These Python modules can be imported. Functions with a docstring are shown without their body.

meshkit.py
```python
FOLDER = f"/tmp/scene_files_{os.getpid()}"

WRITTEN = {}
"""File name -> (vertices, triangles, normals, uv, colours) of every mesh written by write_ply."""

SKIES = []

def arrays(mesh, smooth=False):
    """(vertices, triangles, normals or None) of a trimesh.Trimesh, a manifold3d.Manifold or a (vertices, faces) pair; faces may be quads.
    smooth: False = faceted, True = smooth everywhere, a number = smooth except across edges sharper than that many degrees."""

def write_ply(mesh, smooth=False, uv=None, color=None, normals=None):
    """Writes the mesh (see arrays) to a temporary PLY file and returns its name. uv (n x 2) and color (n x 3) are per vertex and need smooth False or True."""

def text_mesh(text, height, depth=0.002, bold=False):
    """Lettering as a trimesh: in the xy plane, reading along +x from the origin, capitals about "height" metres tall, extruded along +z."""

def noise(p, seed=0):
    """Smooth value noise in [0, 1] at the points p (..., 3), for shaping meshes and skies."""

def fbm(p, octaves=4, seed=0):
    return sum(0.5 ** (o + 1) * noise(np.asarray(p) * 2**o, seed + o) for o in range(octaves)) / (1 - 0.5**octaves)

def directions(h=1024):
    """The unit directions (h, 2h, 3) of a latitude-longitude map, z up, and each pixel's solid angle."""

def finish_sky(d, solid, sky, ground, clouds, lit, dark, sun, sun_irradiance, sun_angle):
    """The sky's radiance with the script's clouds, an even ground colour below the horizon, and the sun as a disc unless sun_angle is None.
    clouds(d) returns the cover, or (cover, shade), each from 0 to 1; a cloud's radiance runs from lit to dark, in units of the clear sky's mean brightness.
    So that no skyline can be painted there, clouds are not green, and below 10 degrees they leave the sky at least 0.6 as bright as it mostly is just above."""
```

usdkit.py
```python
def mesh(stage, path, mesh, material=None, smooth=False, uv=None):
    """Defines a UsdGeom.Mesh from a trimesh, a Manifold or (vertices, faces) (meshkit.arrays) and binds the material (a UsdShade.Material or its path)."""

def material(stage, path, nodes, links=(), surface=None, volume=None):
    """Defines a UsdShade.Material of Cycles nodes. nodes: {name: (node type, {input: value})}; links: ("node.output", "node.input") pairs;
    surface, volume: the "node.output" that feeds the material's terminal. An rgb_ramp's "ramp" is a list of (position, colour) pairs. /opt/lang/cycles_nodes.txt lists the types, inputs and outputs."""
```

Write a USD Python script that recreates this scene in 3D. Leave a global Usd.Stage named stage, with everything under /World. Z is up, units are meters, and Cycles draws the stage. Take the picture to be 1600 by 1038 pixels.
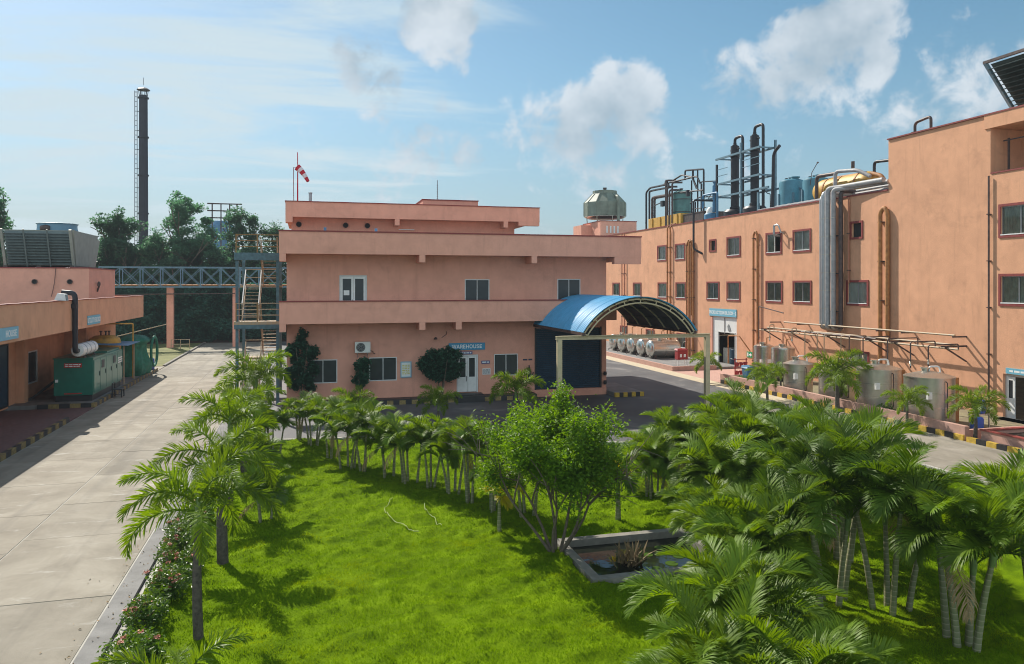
import math, random
import numpy as np, trimesh, usdkit, meshkit
from shapely.geometry import Polygon, box as sbox
from shapely.ops import unary_union
from pxr import Usd, UsdGeom, UsdLux, UsdShade, Gf, Sdf

stage = Usd.Stage.CreateInMemory()
UsdGeom.SetStageUpAxis(stage, "Z")
UsdGeom.Xform.Define(stage, "/World")
PI = math.pi

# ------------------------------------------------------------------ camera
EYE = 6.8
YAW = math.atan2(320.0, 1180.0)
cam = UsdGeom.Camera.Define(stage, "/World/camera")
fw = np.array([math.sin(YAW), math.cos(YAW), 0.0])
rt = np.array([math.cos(YAW), -math.sin(YAW), 0.0])
M4 = Gf.Matrix4d(*rt, 0, 0, 0, 1, 0, *(-fw), 0, 0, 0, EYE, 1)
cam.AddTransformOp().Set(M4)
cam.CreateHorizontalApertureAttr(36.0)
cam.CreateVerticalApertureAttr(36.0 * 664 / 1024)
cam.CreateFocalLengthAttr(36.0 * 1180 / 1600)
cam.CreateVerticalApertureOffsetAttr(-36.0 * 74 / 1600)
cam.CreateClippingRangeAttr((0.1, 5000))
cam.CreateExposureAttr(1.06)

# ------------------------------------------------------------------ sun and sky
SUN = np.array([-0.42, 1.0, 1.0]); SUN /= np.linalg.norm(SUN)
ELEV, ROT = math.asin(SUN[2]), math.atan2(SUN[0], SUN[1])
sun = UsdLux.DistantLight.Define(stage, "/World/sun_light")
sun.CreateIntensityAttr(0.80); sun.CreateAngleAttr(0.5); sun.CreateColorAttr(Gf.Vec3f(1.0, 0.93, 0.82))
sun.GetPrim().CreateAttribute("inputs:normalize", Sdf.ValueTypeNames.Bool).Set(True)
zc = Gf.Vec3d(*SUN); xc = Gf.Cross(Gf.Vec3d(0, 0, 1), zc).GetNormalized(); yc = Gf.Cross(zc, xc)
sun.AddTransformOp().Set(Gf.Matrix4d(*xc, 0, *yc, 0, *zc, 0, 0, 0, 0, 1))


def direction(px, py):
    """the direction of a cloud, given by its bearing in degrees right of the camera axis and its tangent of elevation"""
    d = fw + rt * (px - 800) / 1180.0 + np.array([0, 0, (445 - py) / 1180.0])
    return d / np.linalg.norm(d)


def sky_material():
    N = {"tc": ("texture_coordinate", {}),
         "sky": ("sky_texture", {"sky_type": "single_scattering", "sun_disc": False, "sun_elevation": ELEV, "sun_rotation": ROT, "air_density": 1.0, "aerosol_density": 0.8, "ozone_density": 2.0}),
         "sep": ("separate_xyz", {}), "zz": ("math", {"math_type": "maximum", "value2": 0.02}), "zp": ("math", {"math_type": "add", "value2": 0.10}),
         "ux": ("math", {"math_type": "divide"}), "uy": ("math", {"math_type": "divide"}), "uv": ("combine_xyz", {"z": 0.0})}
    Lk = [("tc.generated", "sep.vector"), ("sep.z", "zz.value1"), ("zz.value", "zp.value1"), ("sep.x", "ux.value1"), ("zp.value", "ux.value2"), ("sep.y", "uy.value1"), ("zp.value", "uy.value2"),
          ("ux.value", "uv.x"), ("uy.value", "uv.y")]
    # thin high veil: denser towards the sun's side, with an added part behind the camera
    N["cmap"] = ("mapping", {"scale": (0.7, 1.9, 1.0), "rotation": (0, 0, 0.5), "location": (1.7, 0.4, 0)})
    N["cn"] = ("noise_texture", {"scale": 1.15, "detail": 9, "roughness": 0.60, "distortion": 0.5})
    N["csun"] = ("normal", {"direction": tuple(direction(150, -60))})
    N["csr"] = ("map_range", {"range_type": "smoothstep", "from_min": 0.80, "from_max": 0.985, "to_min": -0.16, "to_max": 0.09, "clamp": True})
    N["cadd"] = ("math", {"math_type": "add"})
    N["ccov"] = ("map_range", {"range_type": "smoothstep", "from_min": 0.47, "from_max": 0.70, "to_min": 0.0, "to_max": 0.92, "clamp": True})
    N["cfw"] = ("normal", {"direction": tuple(-fw)})
    N["cfr"] = ("map_range", {"range_type": "smoothstep", "from_min": -0.5, "from_max": 0.3, "to_min": 0.0, "to_max": 0.30, "clamp": True})  # extra veil out of view, added to brighten the shaded facades
    N["cad2"] = ("math", {"math_type": "add"})
    Lk += [("tc.generated", "cfw.normal"), ("cfw.dot", "cfr.value"), ("csr.result", "cad2.value1"), ("cfr.result", "cad2.value2")]
    Lk += [("uv.vector", "cmap.vector"), ("cmap.vector", "cn.vector"), ("tc.generated", "csun.normal"), ("csun.dot", "csr.value"), ("cn.fac", "cadd.value1"), ("cad2.value", "cadd.value2"), ("cadd.value", "ccov.value")]
    # heaped clouds: (bearing px, py, radius px, strength)
    blobs = [(905, 188, 44, .85), (975, 160, 46, .95), (990, 130, 20, .8), (850, 192, 30, .75), (1005, 205, 36, .7), (925, 225, 60, .5), (820, 205, 26, .55),
             (1340, 15, 44, .95), (1290, 60, 44, .95), (1245, 95, 46, .85), (1195, 120, 42, .7), (1365, 100, 26, .85), (1290, 125, 56, .55), (1205, 165, 60, .35), (1140, 118, 30, .5),
             (690, 15, 46, .95), (700, 65, 32, .85), (655, 45, 24, .65), (715, 100, 16, .6), (580, 105, 34, .66), (590, 160, 28, .5), (545, 85, 22, .5), (690, 160, 14, .65),
             (655, 240, 40, .55), (725, 252, 34, .5), (1490, 165, 60, .55), (1560, 125, 50, .65), (800, 290, 90, .3), (1100, 260, 90, .25), (560, 260, 80, .25)]
    N["bmap"] = ("mapping", {"scale": (9.0, 9.0, 9.0)})
    N["bn"] = ("noise_texture", {"scale": 2.2, "detail": 10, "roughness": 0.6, "distortion": 0.25})
    N["bnf"] = ("math", {"math_type": "subtract", "value2": 0.5})
    N["bnk"] = ("math", {"math_type": "multiply", "value2": 2.3})
    Lk += [("tc.generated", "bmap.vector"), ("bmap.vector", "bn.vector"), ("bn.fac", "bnf.value1"), ("bnf.value", "bnk.value1")]
    prev = None
    for i, (px, py, r, s) in enumerate(blobs):
        ang = math.atan(r / 1180.0)
        N[f"b{i}"] = ("normal", {"direction": tuple(direction(px, py))})
        N[f"r{i}"] = ("map_range", {"range_type": "smoothstep", "from_min": math.cos(ang * 2.0), "from_max": math.cos(ang * 0.25), "to_min": 0.0, "to_max": s, "clamp": True})
        Lk += [("tc.generated", f"b{i}.normal"), (f"b{i}.dot", f"r{i}.value")]
        if prev:
            N[f"m{i}"] = ("math", {"math_type": "smoothmax", "value3": 0.12})
            Lk += [(prev, f"m{i}.value1"), (f"r{i}.result", f"m{i}.value2")]
            prev = f"m{i}.value"
        else:
            prev = f"r{i}.result"
    N["badd"] = ("math", {"math_type": "add"})
    N["bcov"] = ("map_range", {"range_type": "smoothstep", "from_min": 0.34, "from_max": 0.86, "to_min": 0.0, "to_max": 0.90, "clamp": True})
    Lk += [(prev, "badd.value1"), ("bnk.value", "badd.value2"), ("badd.value", "bcov.value")]
    # horizon haze
    N["hz"] = ("map_range", {"range_type": "smoothstep", "from_min": -0.02, "from_max": 0.30, "to_min": 0.74, "to_max": 0.0, "clamp": True})
    Lk += [("sep.z", "hz.value")]
    N["mixh"] = ("mix_color", {"b": (1.30, 1.95, 2.40)})
    N["mixc"] = ("mix_color", {"b": (3.05, 3.65, 3.95)})
    N["mixb"] = ("mix_color", {})
    N["shn"] = ("noise_texture", {"scale": 1.1, "detail": 6, "roughness": 0.52})
    N["shr"] = ("rgb_ramp", {"ramp": [(0.36, (1.95, 2.45, 2.85)), (0.62, (3.5, 3.8, 4.1))]})
    Lk += [("bmap.vector", "shn.vector"), ("shn.fac", "shr.fac"), ("shr.color", "mixb.b")]
    N["hsv"] = ("hsv", {"hue": 0.478, "saturation": 1.15, "value": 0.52})
    N["bg"] = ("background_shader", {"strength": 0.10})
    Lk += [("tc.generated", "sky.vector"), ("sky.color", "hsv.color"), ("hsv.color", "mixh.a"), ("hz.result", "mixh.fac"), ("mixh.result", "mixc.a"), ("ccov.result", "mixc.fac"),
           ("mixc.result", "mixb.a"), ("bcov.result", "mixb.fac"), ("mixb.result", "bg.color")]
    return usdkit.material(stage, "/World/Looks/sky_look", N, Lk, surface="bg.background")


UsdGeom.Scope.Define(stage, "/World/Looks")
dome = UsdLux.DomeLight.Define(stage, "/World/sky")
UsdShade.MaterialBindingAPI.Apply(dome.GetPrim()).Bind(sky_material())
for k_, v_ in (("label", "blue sky with thin white veil and heaped clouds"), ("category", "sky"), ("kind", "structure")):
    dome.GetPrim().SetCustomDataByKey(k_, v_)

# ------------------------------------------------------------------ materials
MAT = {}


def mat(name, col, rough=0.7, metal=0.0, var=0.12, scale=3.0, col2=None, stain=0.0, streak=0.0, bump=0.0, bscale=40.0, spec=0.5, coat=0.0):
    """plain painted / mineral / metal surface with tone variation, stains and fine relief"""
    c = np.array(col, float)
    lo, hi = np.clip(c * (1 - var), 0, 1), np.clip((np.array(col2) if col2 is not None else c * (1 + var)), 0, 1)
    N = {"g": ("geometry", {}), "n": ("noise_texture", {"scale": scale, "detail": 8, "roughness": 0.62}),
         "r": ("rgb_ramp", {"ramp": [(0.30, tuple(lo)), (0.70, tuple(hi))]}),
         "p": ("principled_bsdf", {"roughness": rough, "metallic": metal, "specular_ior_level": spec, "coat_weight": coat})}
    L = [("g.position", "n.vector"), ("n.fac", "r.fac")]
    out = "r.color"
    if stain:
        N["sn"] = ("noise_texture", {"scale": 0.55, "detail": 10, "roughness": 0.7, "distortion": 0.6})
        N["sr"] = ("map_range", {"range_type": "smoothstep", "from_min": 0.52, "from_max": 0.72, "to_min": 0.0, "to_max": stain, "clamp": True})
        N["sm"] = ("mix_color", {"b": tuple(c * 0.55)})
        L += [("g.position", "sn.vector"), ("sn.fac", "sr.value"), ("sr.result", "sm.fac"), (out, "sm.a")]
        out = "sm.result"
    if streak:
        N["mp"] = ("mapping", {"scale": (1.7, 1.7, 0.16)})
        N["tn"] = ("noise_texture", {"scale": 1.3, "detail": 9, "roughness": 0.68, "distortion": 0.7})
        N["tr"] = ("map_range", {"range_type": "smoothstep", "from_min": 0.50, "from_max": 0.74, "to_min": 0.0, "to_max": streak, "clamp": True})
        N["tm"] = ("mix_color", {"b": tuple(c * 0.45)})
        L += [("g.position", "mp.vector"), ("mp.vector", "tn.vector"), ("tn.fac", "tr.value"), ("tr.result", "tm.fac"), (out, "tm.a")]
        out = "tm.result"
    L.append((out, "p.base_color"))
    if bump:
        N["bn"] = ("noise_texture", {"scale": bscale, "detail": 5, "roughness": 0.6})
        N["b"] = ("bump", {"strength": min(1.0, bump), "distance": 0.02})
        L += [("g.position", "bn.vector"), ("bn.fac", "b.height"), ("b.normal", "p.normal")]
    MAT[name] = usdkit.material(stage, "/World/Looks/" + name, N, L, surface="p.BSDF")
    return MAT[name]


def leaf_mat(name, c_dark, c_light, c_new=None, rough=0.42, trans=0.35, spec=0.5, new_from=0.9, patch=None):
    """leaf: tone differs leaf by leaf and plant by plant, light passes through"""
    ramp = [(0.0, c_dark), (0.75, c_light)] + ([(new_from, c_light), (1.0, c_new)] if c_new else [(1.0, c_light)])
    N = {"g": ("geometry", {}), "o": ("object_info", {}), "r": ("rgb_ramp", {"ramp": ramp}),
         "v": ("map_range", {"from_min": 0, "from_max": 1, "to_min": 0.78, "to_max": 1.2}),
         "h": ("hsv", {"saturation": 1.0}), "p": ("principled_bsdf", {"roughness": rough, "specular_ior_level": spec}),
         "th": ("hsv", {"hue": 0.485, "saturation": 1.1, "value": 1.9}), "t": ("translucent_bsdf", {}), "m": ("mix_closure", {"fac": trans})}
    L = [("g.random_per_island", "r.fac"), ("r.color", "h.color"), ("o.random", "v.value"), ("v.result", "h.value"), ("h.color", "p.base_color"), ("h.color", "th.color"),
         ("th.color", "t.color"), ("p.BSDF", "m.closure1"), ("t.BSDF", "m.closure2")]
    if patch:
        N["pn"] = ("noise_texture", {"scale": 0.45, "detail": 6, "roughness": 0.6}); N["pr"] = ("map_range", {"range_type": "smoothstep", "from_min": 0.50, "from_max": 0.70, "to_min": 0.0, "to_max": 0.6, "clamp": True}); N["pm"] = ("mix_color", {"b": patch})
        L = [q for q in L if q != ("r.color", "h.color")] + [("g.position", "pn.vector"), ("pn.fac", "pr.value"), ("pr.result", "pm.fac"), ("r.color", "pm.a"), ("pm.result", "h.color")]
    MAT[name] = usdkit.material(stage, "/World/Looks/" + name, N, L, surface="m.closure")
    return MAT[name]


SHADE_PINK = (0.68, 0.335, 0.245)  # same paint as the peach; pinker tint of shaded facades put into the colour
PEACH = (0.67, 0.355, 0.215)
mat("shade_pink_stucco", SHADE_PINK, 0.85, var=0.08, scale=1.2, stain=0.30, streak=0.24, bump=0.35, bscale=28, spec=0.25)
mat("peach_stucco", PEACH, 0.85, var=0.10, scale=0.9, stain=0.40, streak=0.26, bump=0.5, bscale=22, spec=0.25)
mat("red_trim", (0.22, 0.035, 0.03), 0.6, var=0.2, scale=6)
mat("roof_grey", (0.30, 0.28, 0.25), 0.9, var=0.2, scale=1.5, stain=0.3)
mat("pipe_grey", (0.30, 0.30, 0.31), 0.55, var=0.2, scale=4, stain=0.3)
mat("white_paint", (0.72, 0.73, 0.72), 0.45, var=0.06, scale=5, stain=0.1)
mat("white_frame", (0.62, 0.63, 0.62), 0.4, var=0.05)
mat("cream_paint", (0.46, 0.39, 0.25), 0.5, var=0.12, scale=4, stain=0.2, streak=0.15)
mat("dark_blue_shutter", (0.014, 0.040, 0.068), 0.45, var=0.15, scale=2)
mat("black_void", (0.012, 0.012, 0.012), 0.8, var=0.2)
mat("black_paint", (0.018, 0.018, 0.020), 0.5, var=0.3, scale=5)
mat("yellow_paint", (0.50, 0.33, 0.04), 0.7, var=0.3, scale=7, stain=0.5)
mat("yellow_shaded", (0.22, 0.16, 0.06), 0.8, var=0.4, scale=7, stain=0.6)  # stained yellow paint, its colour darkened to stand in for shade
mat("ochre_paint", (0.52, 0.30, 0.05), 0.55, var=0.25, scale=3, stain=0.4, streak=0.2)
mat("rust_pipe", (0.34, 0.13, 0.035), 0.65, var=0.35, scale=4, col2=(0.46, 0.205, 0.06))
mat("pink_pipe", (0.42, 0.18, 0.11), 0.7, var=0.15)
mat("black_steel", (0.016, 0.016, 0.022), 0.45, 0.2, var=0.4, scale=4)
mat("dark_pipe", (0.05, 0.035, 0.035), 0.5, 0.2, var=0.4, scale=5, col2=(0.11, 0.07, 0.06))
mat("stair_steel", (0.065, 0.125, 0.15), 0.55, var=0.3, scale=5, stain=0.4)
mat("blue_steel", (0.10, 0.185, 0.24), 0.5, var=0.25, scale=5, stain=0.3)
mat("blue_tank", (0.06, 0.20, 0.27), 0.45, var=0.15, scale=2, stain=0.35, streak=0.35)
mat("green_tank", (0.08, 0.20, 0.19), 0.5, var=0.25, scale=2, stain=0.4, streak=0.3)
mat("tower_fibre", (0.16, 0.19, 0.15), 0.55, var=0.25, scale=1.2, stain=0.5, streak=0.5)
mat("tower_panel", (0.24, 0.25, 0.215), 0.6, var=0.12, scale=2, stain=0.25, streak=0.3)
mat("cooler_green", (0.045, 0.062, 0.056), 0.7, var=0.2, scale=3)
mat("tower_slat", (0.10, 0.125, 0.12), 0.6, var=0.18, scale=3, stain=0.3)
mat("blue_fan", (0.13, 0.25, 0.34), 0.5, var=0.12, scale=2, stain=0.2, streak=0.2)
mat("steel_shiny", (0.60, 0.58, 0.53), 0.22, 0.95, var=0.10, scale=1.5, bump=0.12, bscale=6)
mat("steel_dull", (0.52, 0.49, 0.43), 0.32, 0.9, var=0.15, scale=1.5, stain=0.2, bump=0.1, bscale=5)
mat("galvanised", (0.36, 0.37, 0.38), 0.42, 0.7, var=0.1, scale=3)
mat("rail_worn", (0.50, 0.47, 0.42), 0.6, var=0.4, scale=9, col2=(0.42, 0.26, 0.10))
mat("rail_yellow", (0.42, 0.27, 0.06), 0.6, var=0.45, scale=9, col2=(0.25, 0.12, 0.05))
mat("generator_green", (0.008, 0.120, 0.085), 0.32, var=0.12, scale=2.5, stain=0.2, streak=0.12, coat=0.2)
mat("net_green", (0.008, 0.14, 0.085), 0.7, var=0.35, scale=5, bump=0.6, bscale=20)
mat("blue_sheet", (0.07, 0.33, 0.58), 0.46, 0.0, var=0.10, scale=2, stain=0.12, coat=0.15)
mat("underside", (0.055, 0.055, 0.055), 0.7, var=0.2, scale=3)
mat("tin_blue", (0.10, 0.24, 0.40), 0.4, 0.1, var=0.2, scale=2)
mat("sign_blue", (0.04, 0.25, 0.42), 0.4, var=0.05)
mat("sign_cyan", (0.16, 0.42, 0.55), 0.4, var=0.05)
mat("sign_navy", (0.05, 0.08, 0.22), 0.5, var=0.05)
mat("sign_green", (0.01, 0.26, 0.10), 0.4, var=0.05)
mat("sign_red", (0.42, 0.02, 0.02), 0.4, var=0.08)
mat("red_enamel", (0.28, 0.015, 0.02), 0.4, var=0.15, scale=5)
mat("blue_plastic", (0.015, 0.07, 0.36), 0.35, var=0.1)
mat("bin_blue", (0.05, 0.17, 0.30), 0.5, var=0.2)
mat("crate_green", (0.05, 0.26, 0.10), 0.5, var=0.3, scale=6, col2=(0.30, 0.30, 0.10))
mat("chimney_steel", (0.02, 0.02, 0.03), 0.5, 0.3, var=0.3, scale=1.0, streak=0.3)
mat("sock_red", (0.48, 0.012, 0.03), 0.75, var=0.12)
mat("sock_white", (0.68, 0.60, 0.62), 0.75, var=0.06)
mat("curtain", (0.34, 0.34, 0.26), 0.9, var=0.25, scale=2.5, streak=0.5)
mat("curtain_pale", (0.55, 0.55, 0.48), 0.9, var=0.15, scale=2.5, streak=0.4)
mat("window_mesh", (0.022, 0.028, 0.032), 0.22, var=0.3, scale=2)
usdkit.material(stage, "/World/Looks/concrete", {"g": ("geometry", {}), "o": ("object_info", {}),
    "n": ("noise_texture", {"scale": 0.6, "detail": 9, "roughness": 0.66, "distortion": 0.5}), "r": ("rgb_ramp", {"ramp": [(0.30, (0.195, 0.172, 0.136)), (0.52, (0.270, 0.242, 0.196)), (0.72, (0.335, 0.305, 0.255))]}),
    "mp": ("mapping", {"scale": (1.5, 0.05, 1.0)}), "tn": ("noise_texture", {"scale": 1.0, "detail": 5, "roughness": 0.55}), "tr": ("map_range", {"range_type": "smoothstep", "from_min": 0.50, "from_max": 0.68, "to_min": 0.0, "to_max": 0.40, "clamp": True}), "tm": ("mix_color", {"b": (0.150, 0.138, 0.118)}),
    "mq": ("mapping", {"scale": (0.5, 1.6, 1.0), "rotation": (0, 0, 0.35)}), "sn": ("noise_texture", {"scale": 1.1, "detail": 11, "roughness": 0.74, "distortion": 0.4}), "sr": ("map_range", {"range_type": "smoothstep", "from_min": 0.56, "from_max": 0.70, "to_min": 0.0, "to_max": 0.75, "clamp": True}), "sm": ("mix_color", {"b": (0.46, 0.445, 0.41)}),
    "dn": ("noise_texture", {"scale": 2.6, "detail": 4, "roughness": 0.5}), "dr": ("map_range", {"range_type": "smoothstep", "from_min": 0.70, "from_max": 0.78, "to_min": 0.0, "to_max": 0.5, "clamp": True}), "dm": ("mix_color", {"b": (0.07, 0.062, 0.05)}),
    "v": ("map_range", {"to_min": 0.88, "to_max": 1.1}), "h": ("hsv", {}), "f": ("noise_texture", {"scale": 60, "detail": 4}), "b": ("bump", {"strength": 0.35, "distance": 0.01}), "p": ("principled_bsdf", {"roughness": 0.85, "specular_ior_level": 0.3})},
    [("g.position", "n.vector"), ("n.fac", "r.fac"), ("g.position", "mp.vector"), ("mp.vector", "tn.vector"), ("tn.fac", "tr.value"), ("tr.result", "tm.fac"), ("r.color", "tm.a"), ("g.position", "mq.vector"), ("mq.vector", "sn.vector"), ("sn.fac", "sr.value"), ("sr.result", "sm.fac"), ("tm.result", "sm.a"),
     ("g.position", "dn.vector"), ("dn.fac", "dr.value"), ("dr.result", "dm.fac"), ("sm.result", "dm.a"), ("dm.result", "h.color"), ("o.random", "v.value"), ("v.result", "h.value"), ("h.color", "p.base_color"), ("g.position", "f.vector"), ("f.fac", "b.height"), ("b.normal", "p.normal")], surface="p.BSDF")
MAT["concrete"] = UsdShade.Material.Get(stage, "/World/Looks/concrete")
mat("concrete_pale", (0.40, 0.38, 0.34), 0.85, var=0.18, scale=2.0, stain=0.2)
mat("concrete_drain", (0.215, 0.21, 0.205), 0.85, var=0.25, scale=1.3, stain=0.45, spec=0.2, bump=0.2)
mat("pale_edge", (0.48, 0.41, 0.29), 0.85, var=0.12, scale=2.0, stain=0.2)
mat("paver_red", (0.16, 0.085, 0.08), 0.85, var=0.2, scale=6, stain=0.3, bump=0.3)
mat("ramp_pink", (0.45, 0.27, 0.22), 0.85, var=0.12, scale=3, stain=0.2)
mat("pond_rim", (0.21, 0.195, 0.17), 0.85, var=0.25, scale=4, stain=0.5, bump=0.4)
mat("bark", (0.14, 0.11, 0.08), 0.9, var=0.35, scale=14, bump=0.6, bscale=40)
mat("palm_trunk", (0.055, 0.045, 0.038), 0.9, var=0.35, scale=16, bump=0.6, bscale=40, col2=(0.12, 0.10, 0.08))
mat("crown_shaft", (0.13, 0.20, 0.06), 0.5, var=0.25, scale=9)
mat("soil", (0.20, 0.15, 0.10), 0.95, var=0.25, scale=1.5, col2=(0.24, 0.22, 0.12), bump=0.4)
mat("dead_frond", (0.30, 0.20, 0.10), 0.8, var=0.3, scale=8)
mat("soil_dark", (0.045, 0.035, 0.025), 0.95, var=0.3, scale=3)
mat("hose", (0.24, 0.30, 0.06), 0.5, var=0.1)
mat("flower", (0.62, 0.16, 0.09), 0.6, var=0.3, scale=30, col2=(0.70, 0.30, 0.22))
mat("dry_stalk", (0.16, 0.11, 0.05), 0.8, var=0.3, scale=10)
mat("text_white", (0.78, 0.80, 0.80), 0.5, var=0.02)
mat("text_dark", (0.03, 0.03, 0.06), 0.6, var=0.02)
mat("text_yellow", (0.55, 0.50, 0.12), 0.6, var=0.1)
mat("ac_white", (0.62, 0.62, 0.58), 0.45, var=0.05, stain=0.12)
# asphalt: worn, with lighter repaired and dusty patches
usdkit.material(stage, "/World/Looks/asphalt", {"g": ("geometry", {}), "a": ("noise_texture", {"scale": 0.22, "detail": 6, "roughness": 0.65, "distortion": 0.8}),
    "r": ("rgb_ramp", {"ramp": [(0.35, (0.062, 0.062, 0.068)), (0.55, (0.095, 0.094, 0.098)), (0.66, (0.19, 0.18, 0.175)), (0.8, (0.24, 0.23, 0.22))]}),
    "f": ("noise_texture", {"scale": 90, "detail": 3}), "m": ("mix_color", {"blend_type": "overlay", "fac": 0.35}), "b": ("bump", {"strength": 0.4, "distance": 0.01}),
    "p": ("principled_bsdf", {"roughness": 0.72})},
    [("g.position", "a.vector"), ("g.position", "f.vector"), ("a.fac", "r.fac"), ("r.color", "m.a"), ("f.color", "m.b"), ("m.result", "p.base_color"), ("f.fac", "b.height"), ("b.normal", "p.normal")], surface="p.BSDF")
MAT["asphalt"] = UsdShade.Material.Get(stage, "/World/Looks/asphalt")
# palm stem: pale rings on grey green
usdkit.material(stage, "/World/Looks/areca_stem", {"t": ("texture_coordinate", {}), "s": ("separate_xyz", {}), "k": ("math", {"math_type": "multiply", "value2": 9.0}), "fr": ("math", {"math_type": "fraction"}),
    "r": ("rgb_ramp", {"ramp": [(0.0, (0.34, 0.31, 0.23)), (0.12, (0.31, 0.28, 0.20)), (0.2, (0.165, 0.18, 0.09)), (1.0, (0.21, 0.21, 0.12))]}), "p": ("principled_bsdf", {"roughness": 0.5})},
    [("t.object", "s.vector"), ("s.z", "k.value1"), ("k.value", "fr.value1"), ("fr.value", "r.fac"), ("r.color", "p.base_color")], surface="p.BSDF")
MAT["areca_stem"] = UsdShade.Material.Get(stage, "/World/Looks/areca_stem")
usdkit.material(stage, "/World/Looks/window_glass", {"f": ("fresnel", {"IOR": 1.5}), "fm": ("math", {"math_type": "multiply", "value2": 1.0}), "t": ("transparent_bsdf", {"color": (0.92, 0.95, 0.94)}), "gl": ("glossy_bsdf", {"color": (0.9, 0.95, 1.0), "roughness": 0.03}), "m": ("mix_closure", {})},
    [("f.fac", "fm.value1"), ("fm.value", "m.fac"), ("t.BSDF", "m.closure1"), ("gl.BSDF", "m.closure2")], surface="m.closure")
MAT["window_glass"] = UsdShade.Material.Get(stage, "/World/Looks/window_glass")
usdkit.material(stage, "/World/Looks/pond_water", {"g": ("geometry", {}), "n": ("noise_texture", {"scale": 3.0, "detail": 3}), "b": ("bump", {"strength": 0.06, "distance": 0.05}), "p": ("principled_bsdf", {"base_color": (0.012, 0.014, 0.010), "roughness": 0.02, "ior": 1.33})},
    [("g.position", "n.vector"), ("n.fac", "b.height"), ("b.normal", "p.normal")], surface="p.BSDF")
MAT["pond_water"] = UsdShade.Material.Get(stage, "/World/Looks/pond_water")
leaf_mat("areca_leaf", (0.115, 0.195, 0.009), (0.225, 0.325, 0.015), (0.30, 0.34, 0.05), rough=0.5, spec=0.3, trans=0.36, new_from=0.95)
leaf_mat("areca_leaf_deep", (0.075, 0.140, 0.009), (0.155, 0.240, 0.014), rough=0.5, spec=0.3, trans=0.32)
leaf_mat("areca_leaf_yellow", (0.50, 0.44, 0.02), (0.66, 0.56, 0.04), rough=0.45, trans=0.4)
leaf_mat("areca_leaf_pale", (0.10, 0.165, 0.030), (0.18, 0.25, 0.05), (0.40, 0.36, 0.24), rough=0.5, spec=0.3, trans=0.3, new_from=0.9)
leaf_mat("foxtail_leaf", (0.120, 0.200, 0.011), (0.230, 0.320, 0.017), (0.30, 0.36, 0.06), rough=0.48, spec=0.3, trans=0.36)
leaf_mat("bush_leaf", (0.110, 0.210, 0.014), (0.230, 0.350, 0.020), (0.50, 0.54, 0.06), rough=0.45, trans=0.45, spec=0.3, new_from=0.62)
leaf_mat("tree_leaf", (0.065, 0.145, 0.080), (0.140, 0.240, 0.105), (0.22, 0.30, 0.08), rough=0.5, trans=0.48)
leaf_mat("creeper_leaf", (0.030, 0.115, 0.080), (0.130, 0.270, 0.150), (0.24, 0.36, 0.14), rough=0.5, trans=0.35)
leaf_mat("juniper_leaf", (0.022, 0.090, 0.048), (0.075, 0.180, 0.085), (0.11, 0.24, 0.10), rough=0.5, trans=0.2)
leaf_mat("ixora_leaf", (0.070, 0.140, 0.014), (0.165, 0.250, 0.024), (0.30, 0.30, 0.06), rough=0.4, trans=0.3)
leaf_mat("grass_blade", (0.108, 0.205, 0.001), (0.215, 0.325, 0.002), (0.34, 0.38, 0.012), rough=0.8, trans=0.40, spec=0.03, new_from=0.96, patch=(0.24, 0.29, 0.004))
mat("lawn_base", (0.095, 0.175, 0.003), 0.9, var=0.3, scale=1.2, col2=(0.165, 0.26, 0.003), stain=0.35, bump=0.8, bscale=30, spec=0.03)
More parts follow.
